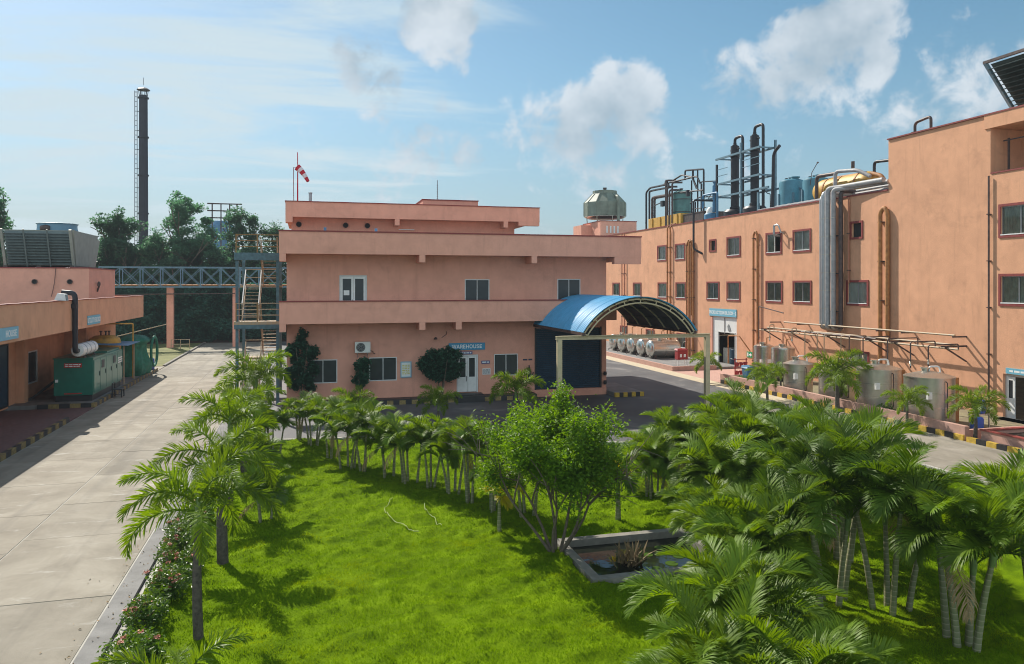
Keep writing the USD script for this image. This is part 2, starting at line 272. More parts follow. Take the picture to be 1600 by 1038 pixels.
mat("verge_grass", (0.14, 0.15, 0.04), 0.9, var=0.3, scale=1.0, col2=(0.20, 0.20, 0.06), bump=0.8, bscale=20)


# ------------------------------------------------------------------ mesh building
class MB:
    def __init__(s): s.v, s.f, s.n = [], [], 0
    def add(s, v, f):
        v, f = np.asarray(v, float), np.asarray(f, int)
        if f.shape[1] == 4: f = np.vstack([f[:, [0, 1, 2]], f[:, [0, 2, 3]]])
        s.v.append(v); s.f.append(f + s.n); s.n += len(v); return s
    def tm(s, m): return s.add(m.vertices, m.faces)
    def box(s, x0, x1, y0, y1, z0, z1):
        x0, x1, y0, y1, z0, z1 = min(x0, x1), max(x0, x1), min(y0, y1), max(y0, y1), min(z0, z1), max(z0, z1)
        v = [(x, y, z) for z in (z0, z1) for y in (y0, y1) for x in (x0, x1)]
        return s.add(v, [(0, 2, 3, 1), (4, 5, 7, 6), (0, 1, 5, 4), (2, 6, 7, 3), (0, 4, 6, 2), (1, 3, 7, 5)])
    def hexa(s, b, t):
        """b, t: four corners each, same order (counter-clockwise seen from above)"""
        return s.add(list(b) + list(t), [(3, 2, 1, 0), (4, 5, 6, 7), (0, 1, 5, 4), (1, 2, 6, 5), (2, 3, 7, 6), (3, 0, 4, 7)])
    def bar(s, a, b, w=0.05, h=None):
        """square bar from a to b"""
        a, b = np.array(a, float), np.array(b, float); t = b - a; t /= np.linalg.norm(t) + 1e-12; h = h or w
        u = np.cross(t, [0, 0, 1.0]); u = np.array([1.0, 0, 0]) if np.linalg.norm(u) < 1e-3 else u / np.linalg.norm(u)
        n = np.cross(u, t); c = [(-u * w - n * h) / 2, (u * w - n * h) / 2, (u * w + n * h) / 2, (-u * w + n * h) / 2]
        return s.hexa([a + q for q in c], [b + q for q in c])
    def tube(s, pts, r, n=8, cap=True):
        p = np.asarray(pts, float); m = len(p); r = np.broadcast_to(np.asarray(r, float), (m,))
        t = np.gradient(p, axis=0) if m > 2 else np.repeat((p[1] - p[0])[None], 2, 0)
        t = t / (np.linalg.norm(t, axis=1, keepdims=True) + 1e-12)
        a = np.cross(t[0], [0, 0, 1.0]) if abs(t[0][2]) < 0.9 else np.cross(t[0], [1.0, 0, 0]); a /= np.linalg.norm(a)
        A = []
        for k in range(m):
            a = a - t[k] * (a @ t[k]); a /= np.linalg.norm(a) + 1e-12; A.append(a)
        A = np.array(A); B = np.cross(t, A); th = np.arange(n) * 2 * PI / n
        v = p[:, None] + r[:, None, None] * (np.cos(th)[None, :, None] * A[:, None] + np.sin(th)[None, :, None] * B[:, None])
        i, j = np.meshgrid(np.arange(m - 1), np.arange(n), indexing="ij"); j2 = (j + 1) % n
        f = np.stack([i * n + j, i * n + j2, (i + 1) * n + j2, (i + 1) * n + j], -1).reshape(-1, 4)
        s.add(v.reshape(-1, 3), f)
        if cap:
            for ring, flip in ((v[0], 1), (v[-1], 0)):
                f = [(0, k, k + 1) if not flip else (0, k + 1, k) for k in range(1, n - 1)]
                s.add(ring, f)
        return s
    def pipe(s, pts, r, bend=None, n=8):
        """pipe with rounded elbows"""
        p = [np.array(q, float) for q in pts]; out = [p[0]]; bend = bend or 2.5 * r
        for k in range(1, len(p) - 1):
            a, b = p[k - 1] - p[k], p[k + 1] - p[k]; la, lb = np.linalg.norm(a), np.linalg.norm(b); d = min(bend, la * 0.45, lb * 0.45)
            A, B = p[k] + a / la * d, p[k] + b / lb * d
            out += [(1 - t) ** 2 * A + 2 * t * (1 - t) * p[k] + t * t * B for t in (0, 0.25, 0.5, 0.75, 1)]
        out.append(p[-1]); return s.tube(out, r, n)
    def lathe(s, prof, c=(0, 0, 0), n=24, axis="z"):
        pr = np.asarray(prof, float); m = len(pr); th = np.arange(n) * 2 * PI / n + PI / n
        v = np.stack([pr[:, None, 0] * np.cos(th), pr[:, None, 0] * np.sin(th), np.repeat(pr[:, 1:2], n, 1)], -1)
        i, j = np.meshgrid(np.arange(m - 1), np.arange(n), indexing="ij"); j2 = (j + 1) % n
        f = np.stack([i * n + j, i * n + j2, (i + 1) * n + j2, (i + 1) * n + j], -1).reshape(-1, 4)
        v = v.reshape(-1, 3)
        if axis == "x": v = v[:, [2, 0, 1]]
        if axis == "y": v = v[:, [1, 2, 0]]
        return s.add(v + np.array(c, float), f)
    def poly(s, P, h0, h1, plane="xy"):
        """an extruded shapely polygon: plane xy -> z in h0..h1; xz -> y in h0..h1; yz -> x in h0..h1"""
        for g in getattr(P, "geoms", [P]):
            m = trimesh.creation.extrude_polygon(g, h1 - h0, engine="earcut"); v = np.array(m.vertices); v[:, 2] += h0; f = np.array(m.faces)
            if plane == "xz": v = v[:, [0, 2, 1]]; f = f[:, ::-1]
            if plane == "yz": v = v[:, [2, 0, 1]]
            s.add(v, f)
        return s
    def get(s): return np.vstack(s.v), np.vstack(s.f)


USED, LOC = {}, {}


def path_for(parent, name):
    base = (str(parent.GetPath()) if parent else "/World") + "/" + name
    k = USED.get(base, 0); USED[base] = k + 1
    return base if k == 0 else f"{base}_{k:03d}"


def tag(p, label=None, cat=None, group=None, kind=None):
    p = p.GetPrim() if hasattr(p, "GetPrim") and not isinstance(p, Usd.Prim) else p
    for k, v in (("label", label), ("category", cat), ("group", group), ("kind", kind)):
        if v: p.SetCustomDataByKey(k, v)
    return p


def thing(name, label, cat, loc=(0, 0, 0), group=None, kind=None, rot=0.0, scale=1.0):
    x = UsdGeom.Xform.Define(stage, path_for(None, name))
    x.AddTranslateOp().Set(Gf.Vec3d(*map(float, loc))); x.AddRotateZOp().Set(float(rot)); x.AddScaleOp().Set(Gf.Vec3f(scale, scale, scale))
    LOC[str(x.GetPath())] = np.array(loc, float)
    return tag(x, label, cat, group, kind)


def part(parent, name, mb, m, label=None, kind=None, smooth=False, local=False):
    """one Mesh prim under its thing (or part); the mesh is given in world metres unless local"""
    v, f = mb.get() if isinstance(mb, MB) else mb
    path = path_for(parent, name)
    o = np.zeros(3)
    if parent is not None:
        top = "/".join(str(parent.GetPath()).split("/")[:3]); o = LOC.get(top, np.zeros(3))
    p = usdkit.mesh(stage, path, (v if local else v - o, f), MAT[m], smooth=smooth).GetPrim()
    if label or kind: tag(p, label, None, None, kind)
    return p


def solo(name, mb, m, label, cat, group=None, kind=None, smooth=False):
    """a top-level thing that is one mesh, its origin at its own base"""
    v, f = mb.get() if isinstance(mb, MB) else mb
    lo, hi = v.min(0), v.max(0); o = np.array([(lo[0] + hi[0]) / 2, (lo[1] + hi[1]) / 2, lo[2]])
    m_ = usdkit.mesh(stage, path_for(None, name), (v - o, f), MAT[m], smooth=smooth); m_.AddTranslateOp().Set(Gf.Vec3d(*o))
    return tag(m_, label, cat, group, kind)


def copy(first, name, loc, rot, label, group=None, scale=1.0):
    was = first.GetCustomData()
    r = thing(name, label, was["category"], loc, group or was.get("group"), None, rot, scale)
    r.GetReferences().AddInternalReference(first.GetPath()); r.SetInstanceable(True)
    return r


def lettering(text, h, c, face, depth=0.006, bold=True):
    """raised letters centred on c, on a surface facing '-y' or '-x' or '+x'"""
    m = meshkit.text_mesh(text, h, depth, bold); v = np.array(m.vertices); v[:, 0] -= (v[:, 0].min() + v[:, 0].max()) / 2; v[:, 1] -= (v[:, 1].min() + v[:, 1].max()) / 2
    return place(v, np.array(m.faces), c, face)


def strokes(rows, w, h, c, face, seed=1, depth=0.004):
    """lines of print too small to read: short word-like strokes"""
    rg = random.Random(seed); mb = MB(); rh = h / rows
    for i in range(rows):
        x = -w / 2
        while x < w / 2 - rh * 0.5:
            l = min(rg.uniform(0.8, 2.6) * rh, w / 2 - x); z = h / 2 - rh * (i + 0.5)
            mb.box(x, x + l, z - rh * 0.27, z + rh * 0.27, 0, depth); x += l + rh * 0.35
    v, f = mb.get(); return place(v, f, c, face)


def place(v, f, c, face):
    c = np.array(c, float); x, y, z = v.T
    if face == "-y": w = np.stack([x, -z, y], 1)
    elif face == "-x": w = np.stack([-z, -x, y], 1)
    else: w = np.stack([z, x, y], 1)
    return w + c, f


rng = np.random.default_rng(7)
ORD = ["first", "second", "third", "fourth", "fifth", "sixth", "seventh", "eighth", "ninth", "tenth", "eleventh", "twelfth", "thirteenth", "fourteenth"]
# ------------------------------------------------------------------ ground, road, yard
def sheet(x0, x1, y0, y1, z, t=0.05): return MB().box(x0, x1, y0, y1, z - t, z)


solo("ground", sheet(-700, 700, -60, 1400, -0.10, 0.3), "soil", "dusty open ground stretching to the horizon", "ground", kind="structure")
road = thing("road", "pale jointed concrete road along the left of the garden", "road", (-7.5, 40, 0), kind="structure")
part(road, "joint_bed", sheet(-11.36, -4.08, -12, 94.6, -0.012, 0.08), "concrete_pale")
xs = [-11.34, -7.31, -4.10]
ys = [-12.0, -8.3, -4.5, -0.8, 3.0, 6.8, 10.6, 14.4, 18.25, 22.75, 26.15, 29.9, 33.8, 37.5, 41.4, 45.0, 49.0, 53, 57, 61, 65.2, 69.3, 73.5, 78, 83, 88.5, 94.5]
for i in range(2):
    for j in range(len(ys) - 1):
        off = 0.0 if i else (-1.0 if 0 < j else 0)
        a, b = ys[j] + (off if j else 0), ys[j + 1] + (off if j < len(ys) - 2 else 0)
        h = rng.uniform(-0.004, 0.004)
        part(road, "slab", MB().box(xs[i] + 0.018, xs[i + 1] - 0.018, a + 0.014, b - 0.014, -0.10, h), "concrete")
part(road, "edge_strip", sheet(-4.07, -3.64, -12, 33.5, 0.004, 0.09), "concrete_drain")
solo("drain_channel", sheet(-3.64, -3.50, -12, 33.5, -0.07, 0.02), "black_paint", "narrow dark drain slot between the concrete road and the garden", "drain", kind="structure")
yard = Polygon([(-3.64, 34.6), (-0.9, 34.5), (2.4, 34.0), (12.8, 29.9), (18.0, 28.55), (22.6, 36.0), (26.4, 36.0), (26.4, 94.6), (-4.06, 94.6), (-4.06, 33.52), (-3.64, 33.52)])
solo("yard", MB().poly(yard, -0.08, -0.002), "asphalt", "dark worn asphalt yard in front of and beside the warehouse", "yard", kind="structure")
solo("pale_yard_edge", sheet(26.42, 27.66, 36, 94, 0.003, 0.08), "pale_edge", "pale concrete margin between the asphalt yard and the production block", "margin", kind="structure")
side = Polygon([(22.3, -12), (27.66, -12), (27.66, 35.98), (22.62, 35.98), (18.2, 28.5), (21.0, 27.75), (22.3, 24.5)])
solo("side_road", MB().poly(side, -0.08, 0.0), "concrete", "concrete road between the garden thicket and the production block", "road", kind="structure")
solo("production_pavement", sheet(27.67, 33.98, -12, 94, 0.006, 0.09), "ramp_pink", "pinkish concrete apron along the foot of the production block", "pavement", kind="structure")
# far end of the road: a grass verge
solo("grass_verge", sheet(-32, -11.62, 68.2, 94.0, 0.04, 0.12), "verge_grass", "yellowing grass verge at the far end of the road beside the utility block", "verge", kind="structure")
mb = MB()
for k in range(26): mb.box(-11.60, -11.38, 68.2 + k, 69.19 + k, -0.1, 0.13)
solo("verge_kerb", mb, "pond_rim", "weathered stone kerb beside the yellowing grass verge", "kerb", kind="structure")
for args in ((64.9, 68.1, 0.02, "concrete", "concrete strip between the utility block plinth and the grass verge"), (41.9, 46.4, 0.012, "paver_red", "dull red driveway between the two painted plinths of the utility block")):
    solo("pavement", sheet(-30, -11.40, args[0], args[1], args[2], 0.1), args[3], args[4], "pavement", kind="structure")


def kerb(name, label, x, y0, y1, z, w=0.18, step=0.5, z0=-0.05, cols=("yellow_paint", "black_paint"), ret=None):
    """painted kerb stones along y at x (ret: a return along x to that x at y0)"""
    t = thing(name, label, "kerb", (x, (y0 + y1) / 2, 0), kind="structure")
    n = max(1, round((y1 - y0) / step)); d = (y1 - y0) / n
    for i in range(n):
        part(t, "kerb_stone", MB().box(x - w, x, y0 + i * d + 0.006, y0 + (i + 1) * d - 0.006, z0, z + rng.uniform(-0.006, 0.006)), cols[i % 2])
    if ret is not None:
        n = max(1, round(abs(x - w - ret) / step)); d = (ret - (x - w)) / n
        for i in range(n):
            part(t, "kerb_stone", MB().box(x - w + i * d - 0.004, x - w + (i + 1) * d + 0.006, y0 + 0.004, y0 + w, z0, z + rng.uniform(-0.006, 0.006)), cols[(i + 1) % 2])
    return t


kerb("kerb", "yellow and black kerb round the plinth that carries the green generator", -11.36, 46.45, 64.8, 0.24, ret=-14.2, cols=("yellow_shaded", "black_paint"))
kerb("kerb", "yellow and black kerb at the near left edge of the road", -11.36, 20.0, 41.85, 0.24, step=0.55, cols=("yellow_shaded", "black_paint"))
solo("plinth", sheet(-30, -11.56, 46.65, 64.8, 0.20, 0.25), "concrete_drain", "grey concrete plinth under the green generator", "plinth", kind="structure")
solo("plinth", sheet(-30, -11.56, 20.0, 41.85, 0.20, 0.25), "paver_red", "dull red paved plinth at the near left beside the road", "plinth", kind="structure")

# ------------------------------------------------------------------ lawn
POND = sbox(6.2, 15.9, 9.9, 18.75)
LAWN = Polygon([(-3.40, -6), (-3.40, 33.4), (-1.0, 33.9), (2.3, 33.5), (12.7, 29.6), (20.0, 27.5), (22.0, 24.2), (22.0, -6)])
import shapely


def lawn_z(x, y):
    p = np.stack([x, y, np.zeros_like(x)], -1)
    a = meshkit.fbm(p * [2.2, 3.0, 1], 4, 3) - 0.5
    return 0.055 + 0.30 * np.clip(a, -0.12, 0.3) + 0.12 * (meshkit.noise(p * 0.35, 9) - 0.4)


g = 0.11
gx, gy = np.meshgrid(np.arange(-3.42, 22.05, g), np.arange(3.0, 34.0, g), indexing="ij")
gz = lawn_z(gx, gy)
nx_, ny_ = gx.shape
i, j = np.meshgrid(np.arange(nx_ - 1), np.arange(ny_ - 1), indexing="ij")
cxq, cyq = gx[:-1, :-1] + g / 2, gy[:-1, :-1] + g / 2
ok = shapely.contains_xy(LAWN, cxq.ravel(), cyq.ravel()) & ~shapely.contains_xy(POND, cxq.ravel(), cyq.ravel())
q = np.stack([i * ny_ + j, (i + 1) * ny_ + j, (i + 1) * ny_ + j + 1, i * ny_ + j + 1], -1).reshape(-1, 4)[ok]
lv = np.stack([gx, gy, gz], -1).reshape(-1, 3); used, q = np.unique(q, return_inverse=True); lv = lv[used]; q = q.reshape(-1, 4)
solo("lawn", MB().add(lv, q), "lawn_base", "bright green lumpy lawn filling the garden", "lawn", kind="structure", smooth=True)


def blades(n, y0, y1, h0, h1, w, seed):
    r = np.random.default_rng(seed)
    x, y = r.uniform(-3.5, 22, n), y0 + (y1 - y0) * r.random(n) ** 1.0
    keep = shapely.contains_xy(LAWN, x, y) & ~shapely.contains_xy(POND.buffer(0.02), x, y) & (x < 0.9 * y + 3) & (x > -3.45)
    x, y = x[keep], y[keep]; n = len(x)
    th = r.uniform(0, 2 * PI, n); clump = meshkit.noise(np.stack([x * 4, y * 4, 0 * x], -1), 5)
    h = r.uniform(h0, h1, n) * (0.5 + 0.9 * clump); lean = r.uniform(0.1, 0.9, n) * h; la = r.uniform(0, 2 * PI, n)
    b = np.stack([x, y, lawn_z(x, y) - 0.01], -1); s = np.stack([np.cos(th), np.sin(th), 0 * th], -1) * (w * r.uniform(0.6, 1.3, n))[:, None]
    tip = b + np.stack([np.cos(la) * lean, np.sin(la) * lean, h], -1)
    v = np.stack([b - s / 2, b + s / 2, tip], 1).reshape(-1, 3)
    return v, np.arange(3 * n).reshape(-1, 3)


mb = MB(); mb.add(*blades(330000, 9.5, 20, 0.035, 0.085, 0.014, 1)); mb.add(*blades(170000, 20, 34, 0.04, 0.085, 0.022, 2))
grass_o = solo("grass", mb, "grass_blade", "fine bright green grass blades covering the lawn", "grass", kind="stuff")
t = thing("garden_kerb", "row of pale kerb stones between the flowering hedge and the road", "kerb", (-3.43, 20, 0), kind="structure")
for k in range(46):
    part(t, "kerb_stone", MB().box(-3.50, -3.37, 10.0 + 0.5 * k + 0.01, 10.5 + 0.5 * k - 0.01, -0.1, 0.10 + rng.uniform(-0.01, 0.01)), "concrete_pale")
mb = MB(); pts = [(-1.0, 33.95), (2.3, 33.55), (12.7, 29.65), (20, 27.55), (22.05, 24.2), (22.05, 3)]
t = thing("yard_kerb", "low pale kerb between the palm row and the asphalt yard", "kerb", (8, 31, 0), kind="structure")
for a, b in zip(pts[:-1], pts[1:]):
    a, b = np.array([*a, 0.04]), np.array([*b, 0.04]); n = int(np.linalg.norm(b - a) / 0.8)
    for k in range(n):
        part(t, "kerb_stone", MB().bar(a + (b - a) * (k + 0.02) / n, a + (b - a) * (k + 0.98) / n, 0.16, 0.22), "concrete_pale")
# garden pond
t = thing("garden_pond", "rectangular garden pond with a weathered concrete rim and dark water", "pond", (8, 17.3, 0))
rim = sbox(6.2, 15.9, 9.9, 18.75).difference(sbox(6.43, 16.13, 9.67, 18.52))
part(t, "rim", MB().poly(rim, -0.4, 0.16), "pond_rim")
part(t, "water", MB().box(6.43, 9.67, 16.13, 18.52, -0.3, -0.02), "pond_water")
mb = MB()
for k in range(46):
    a = rng.uniform(0, 2 * PI); e = rng.uniform(0.5, 1.4); l = rng.uniform(0.4, 0.8); b = np.array([7.6 + rng.normal(0, .12), 17.0 + rng.normal(0, .12), -0.05])
    d = np.array([math.cos(a) * math.cos(e), math.sin(a) * math.cos(e), math.sin(e)]); s = np.array([-math.sin(a), math.cos(a), 0]) * 0.03
    m_ = b + d * l * 0.6; tip = b + d * l + [0, 0, -0.08]
    mb.add([b - s, b + s, m_ + s, m_ - s, tip], [(0, 1, 2), (0, 2, 3), (3, 2, 4)])
solo("water_plant", mb, "dry_stalk", "brownish spiky water plant standing in the pond", "water plant")
mb = MB()
for (hx, hy, hr) in ((8.6, 16.8, .16), (8.3, 17.5, .13), (9.0, 17.2, .15), (8.8, 17.9, .12), (8.1, 16.6, .12), (9.2, 16.6, .11)):
    th = np.linspace(0.2, 2 * PI - 0.2, 12); v = np.vstack([[hx, hy, -0.012], np.stack([hx + hr * np.cos(th), hy + hr * np.sin(th), -0.010 + 0 * th], -1)])
    mb.add(v, [(0, k, k + 1) for k in range(1, 12)])
solo("lily_pads", mb, "bush_leaf", "few round lily pads floating on the pond", "lily pads", kind="stuff")
# garden hose lying on the lawn
for pts, lb in (([(2.55, 23.6), (2.2, 22.6), (2.25, 21.7), (2.55, 21.0), (2.7, 20.6), (2.9, 20.3)], "pale garden hose curving across the middle of the lawn"), ([(3.4, 22.6), (3.35, 22.0), (3.55, 21.5), (3.5, 21.0), (3.6, 20.7)], "shorter pale hose end lying to the right of the curved hose")):
    P = np.array(pts); tt = np.linspace(0, len(P) - 1, 40); xx, yy = np.interp(tt, range(len(P)), P[:, 0]), np.interp(tt, range(len(P)), P[:, 1])
    solo("garden_hose", MB().tube(np.stack([xx, yy, lawn_z(xx, yy) + 0.055], -1), 0.011, 5), "hose", lb, "hose", smooth=True)

# ------------------------------------------------------------------ windows and doors in walls
def rect(a0, a1, b0, b1): return sbox(min(a0, a1), min(b0, b1), max(a0, a1), max(b0, b1))


def ring(a0, a1, b0, b1, w): return rect(a0, a1, b0, b1).difference(rect(a0 + w, a1 - w, b0 + w, b1 - w))


def window_x(t, y0, y1, z0, z1, x, seed=0, split=True, dark=False, opened=False):
    """window in the wall whose outer face is at x and faces -x: red surround, white sash, panes, curtain"""
    w = part(t, "window", MB().poly(ring(y0 - 0.13, y1 + 0.13, z0 - 0.13, z1 + 0.13, 0.128), x - 0.05, x + 0.02, "yz"), "red_trim")
    if dark:
        part(w, "louvre", MB().box(x + 0.15, x + 0.17, y0, y1, z0, z1), "black_void"); return w
    ym = (y0 + y1) / 2
    part(w, "frame", MB().poly(ring(y0, y1, z0, z1, 0.045), x + 0.06, x + 0.12, "yz").box(x + 0.055, x + 0.115, ym - 0.018, ym + 0.018, z0 + 0.046, z1 - 0.046), "galvanised" if not opened else "white_frame")
    part(w, "sill", MB().box(x - 0.06, x + 0.058, y0 + 0.002, y1 - 0.002, z0 - 0.002, z0 + 0.05), "white_paint")
    part(w, "pane", MB().add([(x + .085, ym + .019, z0 + .046), (x + .085, y1 - .046, z0 + .046), (x + .085, y1 - .046, z1 - .046), (x + .085, ym + .019, z1 - .046)], [(0, 3, 2, 1)]), "window_glass")
    if not opened: part(w, "pane", MB().add([(x + .092, y0 + .046, z0 + .046), (x + .092, ym - .019, z0 + .046), (x + .092, ym - .019, z1 - .046), (x + .092, y0 + .046, z1 - .046)], [(0, 3, 2, 1)]), "window_glass")
    n = 40; yy = np.linspace(y0, ym if opened else y1, n) if not opened else np.linspace(ym, y1, n); xx = x + 0.135 + 0.016 * np.sin(np.arange(n) * 1.9 + seed)
    v = np.concatenate([np.stack([xx, yy, 0 * yy + z0], -1), np.stack([xx, yy, 0 * yy + z1], -1)])
    part(w, "curtain", MB().add(v, [(k, k + 1, n + k + 1, n + k) for k in range(n - 1)]), "curtain_pale" if seed % 3 == 1 else "curtain")
    return w


def window_y(t, x0, x1, z0, z1, y, pale=False):
    """sliding window with insect mesh in the wall whose outer face is at y and faces -y"""
    w = part(t, "window", MB().poly(ring(x0, x1, z0, z1, 0.05), y - 0.02, y + 0.07, "xz"), "white_frame")
    xm = (x0 + x1) / 2
    part(w, "mullion", MB().box(xm - 0.02, xm + 0.02, y - 0.012, y + 0.055, z0 + 0.052, z1 - 0.052), "white_frame")
    for a, b, o in ((x0 + 0.051, xm - 0.021, 0.02), (xm + 0.021, x1 - 0.051, 0.035)):
        part(w, "mesh_screen", MB().box(a, b, y + o, y + o + 0.008, z0 + 0.051, z1 - 0.051), "window_mesh")
    return w


def double_door(t, x0, x1, z0, z1, y, paper=False):
    d = part(t, "door", MB().poly(ring(x0, x1, z0 - 0.2, z1, 0.08), y - 0.03, y + 0.08, "xz"), "white_frame")
    xm, zm = (x0 + x1) / 2, z0 + (z1 - z0) * 0.40
    for a, b in ((x0 + 0.082, xm - 0.006), (xm + 0.006, x1 - 0.082)):
        part(d, "leaf", MB().poly(rect(a, b, z0, z1 - 0.082).difference(rect(a + 0.10, b - 0.10, zm, z1 - 0.2)), y + 0.01, y + 0.05, "xz"), "white_paint")
        part(d, "pane", MB().box(a + 0.101, b - 0.101, y + 0.03, y + 0.036, zm + 0.001, z1 - 0.201), "window_mesh")
    part(d, "handle", MB().box(xm - 0.07, xm - 0.04, y - 0.03, y + 0.008, zm - 0.25, zm + 0.05), "black_paint")
    if paper: part(d, "paper_notice", MB().box(x0 + 0.24, x0 + 0.55, y + 0.018, y + 0.026, zm + 0.3, zm + 0.58), "white_paint")
    return d


# ------------------------------------------------------------------ warehouse
wh = thing("warehouse", "two storey pink warehouse with long parapet bands and a set-back top storey", "warehouse", (8.4, 50, 0))
Y0 = 43.8
holes = [rect(1.75, 3.30, 4.9, 7.34), rect(8.99, 10.48, 5.62, 7.12), rect(14.75, 16.24, 5.62, 7.15), rect(0.07, 1.64, 1.25, 2.58), rect(3.42, 4.99, 1.28, 2.63), rect(10.77, 12.24, 1.35, 2.65), rect(8.5, 9.8, 0.42, 2.66), rect(13.32, 17.62, 0.42, 4.15)]
front = rect(-1.1, 17.95, -0.05, 9.6).difference(unary_union(holes))
part(wh, "wall", MB().poly(front, Y0, Y0 + 0.25, "xz").box(-1.1, -0.85, Y0 + 0.25, 60, -0.05, 9.6).box(17.70, 17.95, Y0 + 0.25, 60, -0.05, 9.6).box(-0.85, 17.7, 59.75, 60, -0.05, 9.6), "shade_pink_stucco")
part(wh, "floor_slab", MB().box(-0.84, 17.69, Y0 + 0.26, 59.74, 4.62, 4.80).box(-0.84, 17.69, Y0 + 0.26, 59.74, 0.1, 0.41), "roof_grey")
dbl = double_door(wh, 1.76, 3.29, 4.95, 7.33, Y0 + 0.04, True)
double_door(wh, 8.51, 9.79, 0.46, 2.65, Y0 + 0.04)
for a in ((8.99, 10.48, 5.62, 7.12), (14.75, 16.24, 5.62, 7.15), (0.07, 1.64, 1.25, 2.58), (3.42, 4.99, 1.28, 2.63), (10.77, 12.24, 1.35, 2.65)): window_y(wh, *a, Y0 + 0.015)
# roller shutter of slats
sh = part(wh, "roller_shutter", MB().box(13.30, 13.40, Y0 - 0.02, Y0 + 0.1, 0.42, 4.2).box(17.54, 17.64, Y0 - 0.02, Y0 + 0.1, 0.42, 4.2), "black_paint")
for k in range(31):
    z = 0.44 + k * 0.1205
    part(sh, "slat", MB().hexa([(13.405, Y0 + 0.10, z), (17.535, Y0 + 0.10, z), (17.535, Y0 + 0.14, z), (13.405, Y0 + 0.14, z)], [(13.405, Y0 + 0.07, z + 0.112), (17.535, Y0 + 0.07, z + 0.112), (17.535, Y0 + 0.14, z + 0.112), (13.405, Y0 + 0.14, z + 0.112)]), "dark_blue_shutter")
for z in (0.75, 1.3): part(sh, "bollard_lamp", MB().lathe([(0, -.12), (.09, -.12), (.11, 0), (.09, .12), (0, .12)], (17.82, Y0 - 0.14, z), 10), "black_paint", smooth=40)
# balcony ledge with parapet
part(wh, "ledge", MB().box(-1.45, 18.1, 42.5, 42.66, 4.66, 5.86).box(-1.45, 18.1, 42.66, Y0 - 0.002, 4.66, 4.82).box(-1.45, -1.3, 42.66, Y0, 4.82, 5.86), "shade_pink_stucco")
part(wh, "parapet_cap", MB().box(-1.48, 18.13, 42.46, 42.70, 5.862, 5.92), "red_trim")
for x in (-1.28, 6.28, 8.38): part(wh, "bracket", MB().box(x - 0.17, x + 0.17, 42.503, Y0 - 0.003, 4.24, 4.658), "shade_pink_stucco")
# roof band
part(wh, "roof_band", MB().box(-1.47, 19.72, 42.5, 42.68, 8.48, 9.69).box(-1.47, 19.72, 42.68, 60.5, 8.48, 8.62).box(-1.47, -1.29, 42.68, 60.5, 8.62, 9.69).box(19.54, 19.72, 42.68, 60.5, 8.62, 9.69), "shade_pink_stucco")
part(wh, "parapet_cap", MB().box(-1.50, 19.75, 42.46, 42.72, 9.692, 9.76).box(19.50, 19.75, 42.722, 60.5, 9.692, 9.76), "red_trim")
part(wh, "roof", MB().box(-1.28, 19.53, 42.69, 60.5, 8.63, 9.2), "roof_grey")
for x in (-1.28, 6.28, 12.89): part(wh, "bracket", MB().box(x - 0.17, x + 0.17, 42.503, Y0 - 0.003, 8.06, 8.478), "shade_pink_stucco")
part(wh, "bracket", MB().box(17.96, 19.70, 42.505, 42.9, 8.06, 8.478).box(17.96, 18.4, 42.9, 60, 8.2, 8.477), "shade_pink_stucco")
# set-back top storey
part(wh, "top_storey_wall", MB().box(-0.95, 13.45, 49.0, 58, 9.2, 11.2), "shade_pink_stucco")
part(wh, "top_band", MB().box(-1.28, 14.92, 48.0, 58.6, 10.95, 11.88).box(-1.28, -0.86, 48.003, 49, 10.62, 10.949).box(13.47, 14.9, 48.003, 48.4, 10.70, 10.949), "shade_pink_stucco")
part(wh, "parapet_cap", MB().box(-1.31, 14.95, 47.96, 58.64, 11.882, 11.93), "red_trim")
for x in (5.5, 12.6): part(wh, "bracket", MB().box(x - 0.15, x + 0.15, 48.003, 48.998, 10.55, 10.948), "shade_pink_stucco")
part(wh, "stair_head", MB().box(7.7, 11.62, 52, 57, 11.94, 12.66), "shade_pink_stucco")
part(wh, "parapet_cap", MB().box(7.65, 11.67, 51.95, 57.05, 12.662, 12.72), "red_trim")
for x in (-0.5, 2.35, 3.71):
    v_ = part(wh, "vent_opening", MB().lathe([(0.14, 0), (0.17, 0), (0.17, 0.12), (0.14, 0.12)], (x, 48.88, 10.56), 20, "y"), "dark_pipe")
    part(v_, "void", MB().lathe([(0, 0), (0.142, 0)], (x, 48.96, 10.56), 20, "y"), "black_void")
part(wh, "white_pipe", MB().tube([(5.7, 48.93, 10.36), (6.7, 48.93, 10.36)], 0.035, 6), "white_paint")
for x in (0.95, 3.72): part(wh, "small_box", MB().box(x - .07, x + .07, 42.75, 42.9, 9.7, 9.95), "tin_blue")
part(wh, "plinth_band", MB().box(-1.3, 13.2, 43.0, Y0 - 0.003, -0.05, 0.30), "black_paint")
for k in range(21): part(wh, "plinth_mark", MB().box(-1.25 + 0.7 * k, -0.9 + 0.7 * k, 42.985, 43.0, 0.0, 0.24) if k != 14 else MB().box(8.3, 8.35, 42.985, 43.0, 0, 0.2), "yellow_shaded")
part(wh, "door_step", MB().box(8.35, 9.95, 42.7, 42.98, -0.05, 0.36).box(8.35, 9.95, 43.0, Y0 - 0.004, 0.301, 0.41), "black_paint")
part(wh, "dock_step", MB().box(13.25, 17.93, 43.72, Y0 - 0.003, -0.05, 0.415), "shade_pink_stucco")
kb = thing("kerb", "short yellow and black kerb at the right corner of the warehouse", "kerb", (18.8, 43.4, 0), kind="structure")
for k in range(7): part(kb, "kerb_stone", MB().box(17.97 + 0.27 * k, 18.235 + 0.27 * k, 42.4, 42.6, -0.05, 0.26), ("yellow_paint", "black_paint")[k % 2])
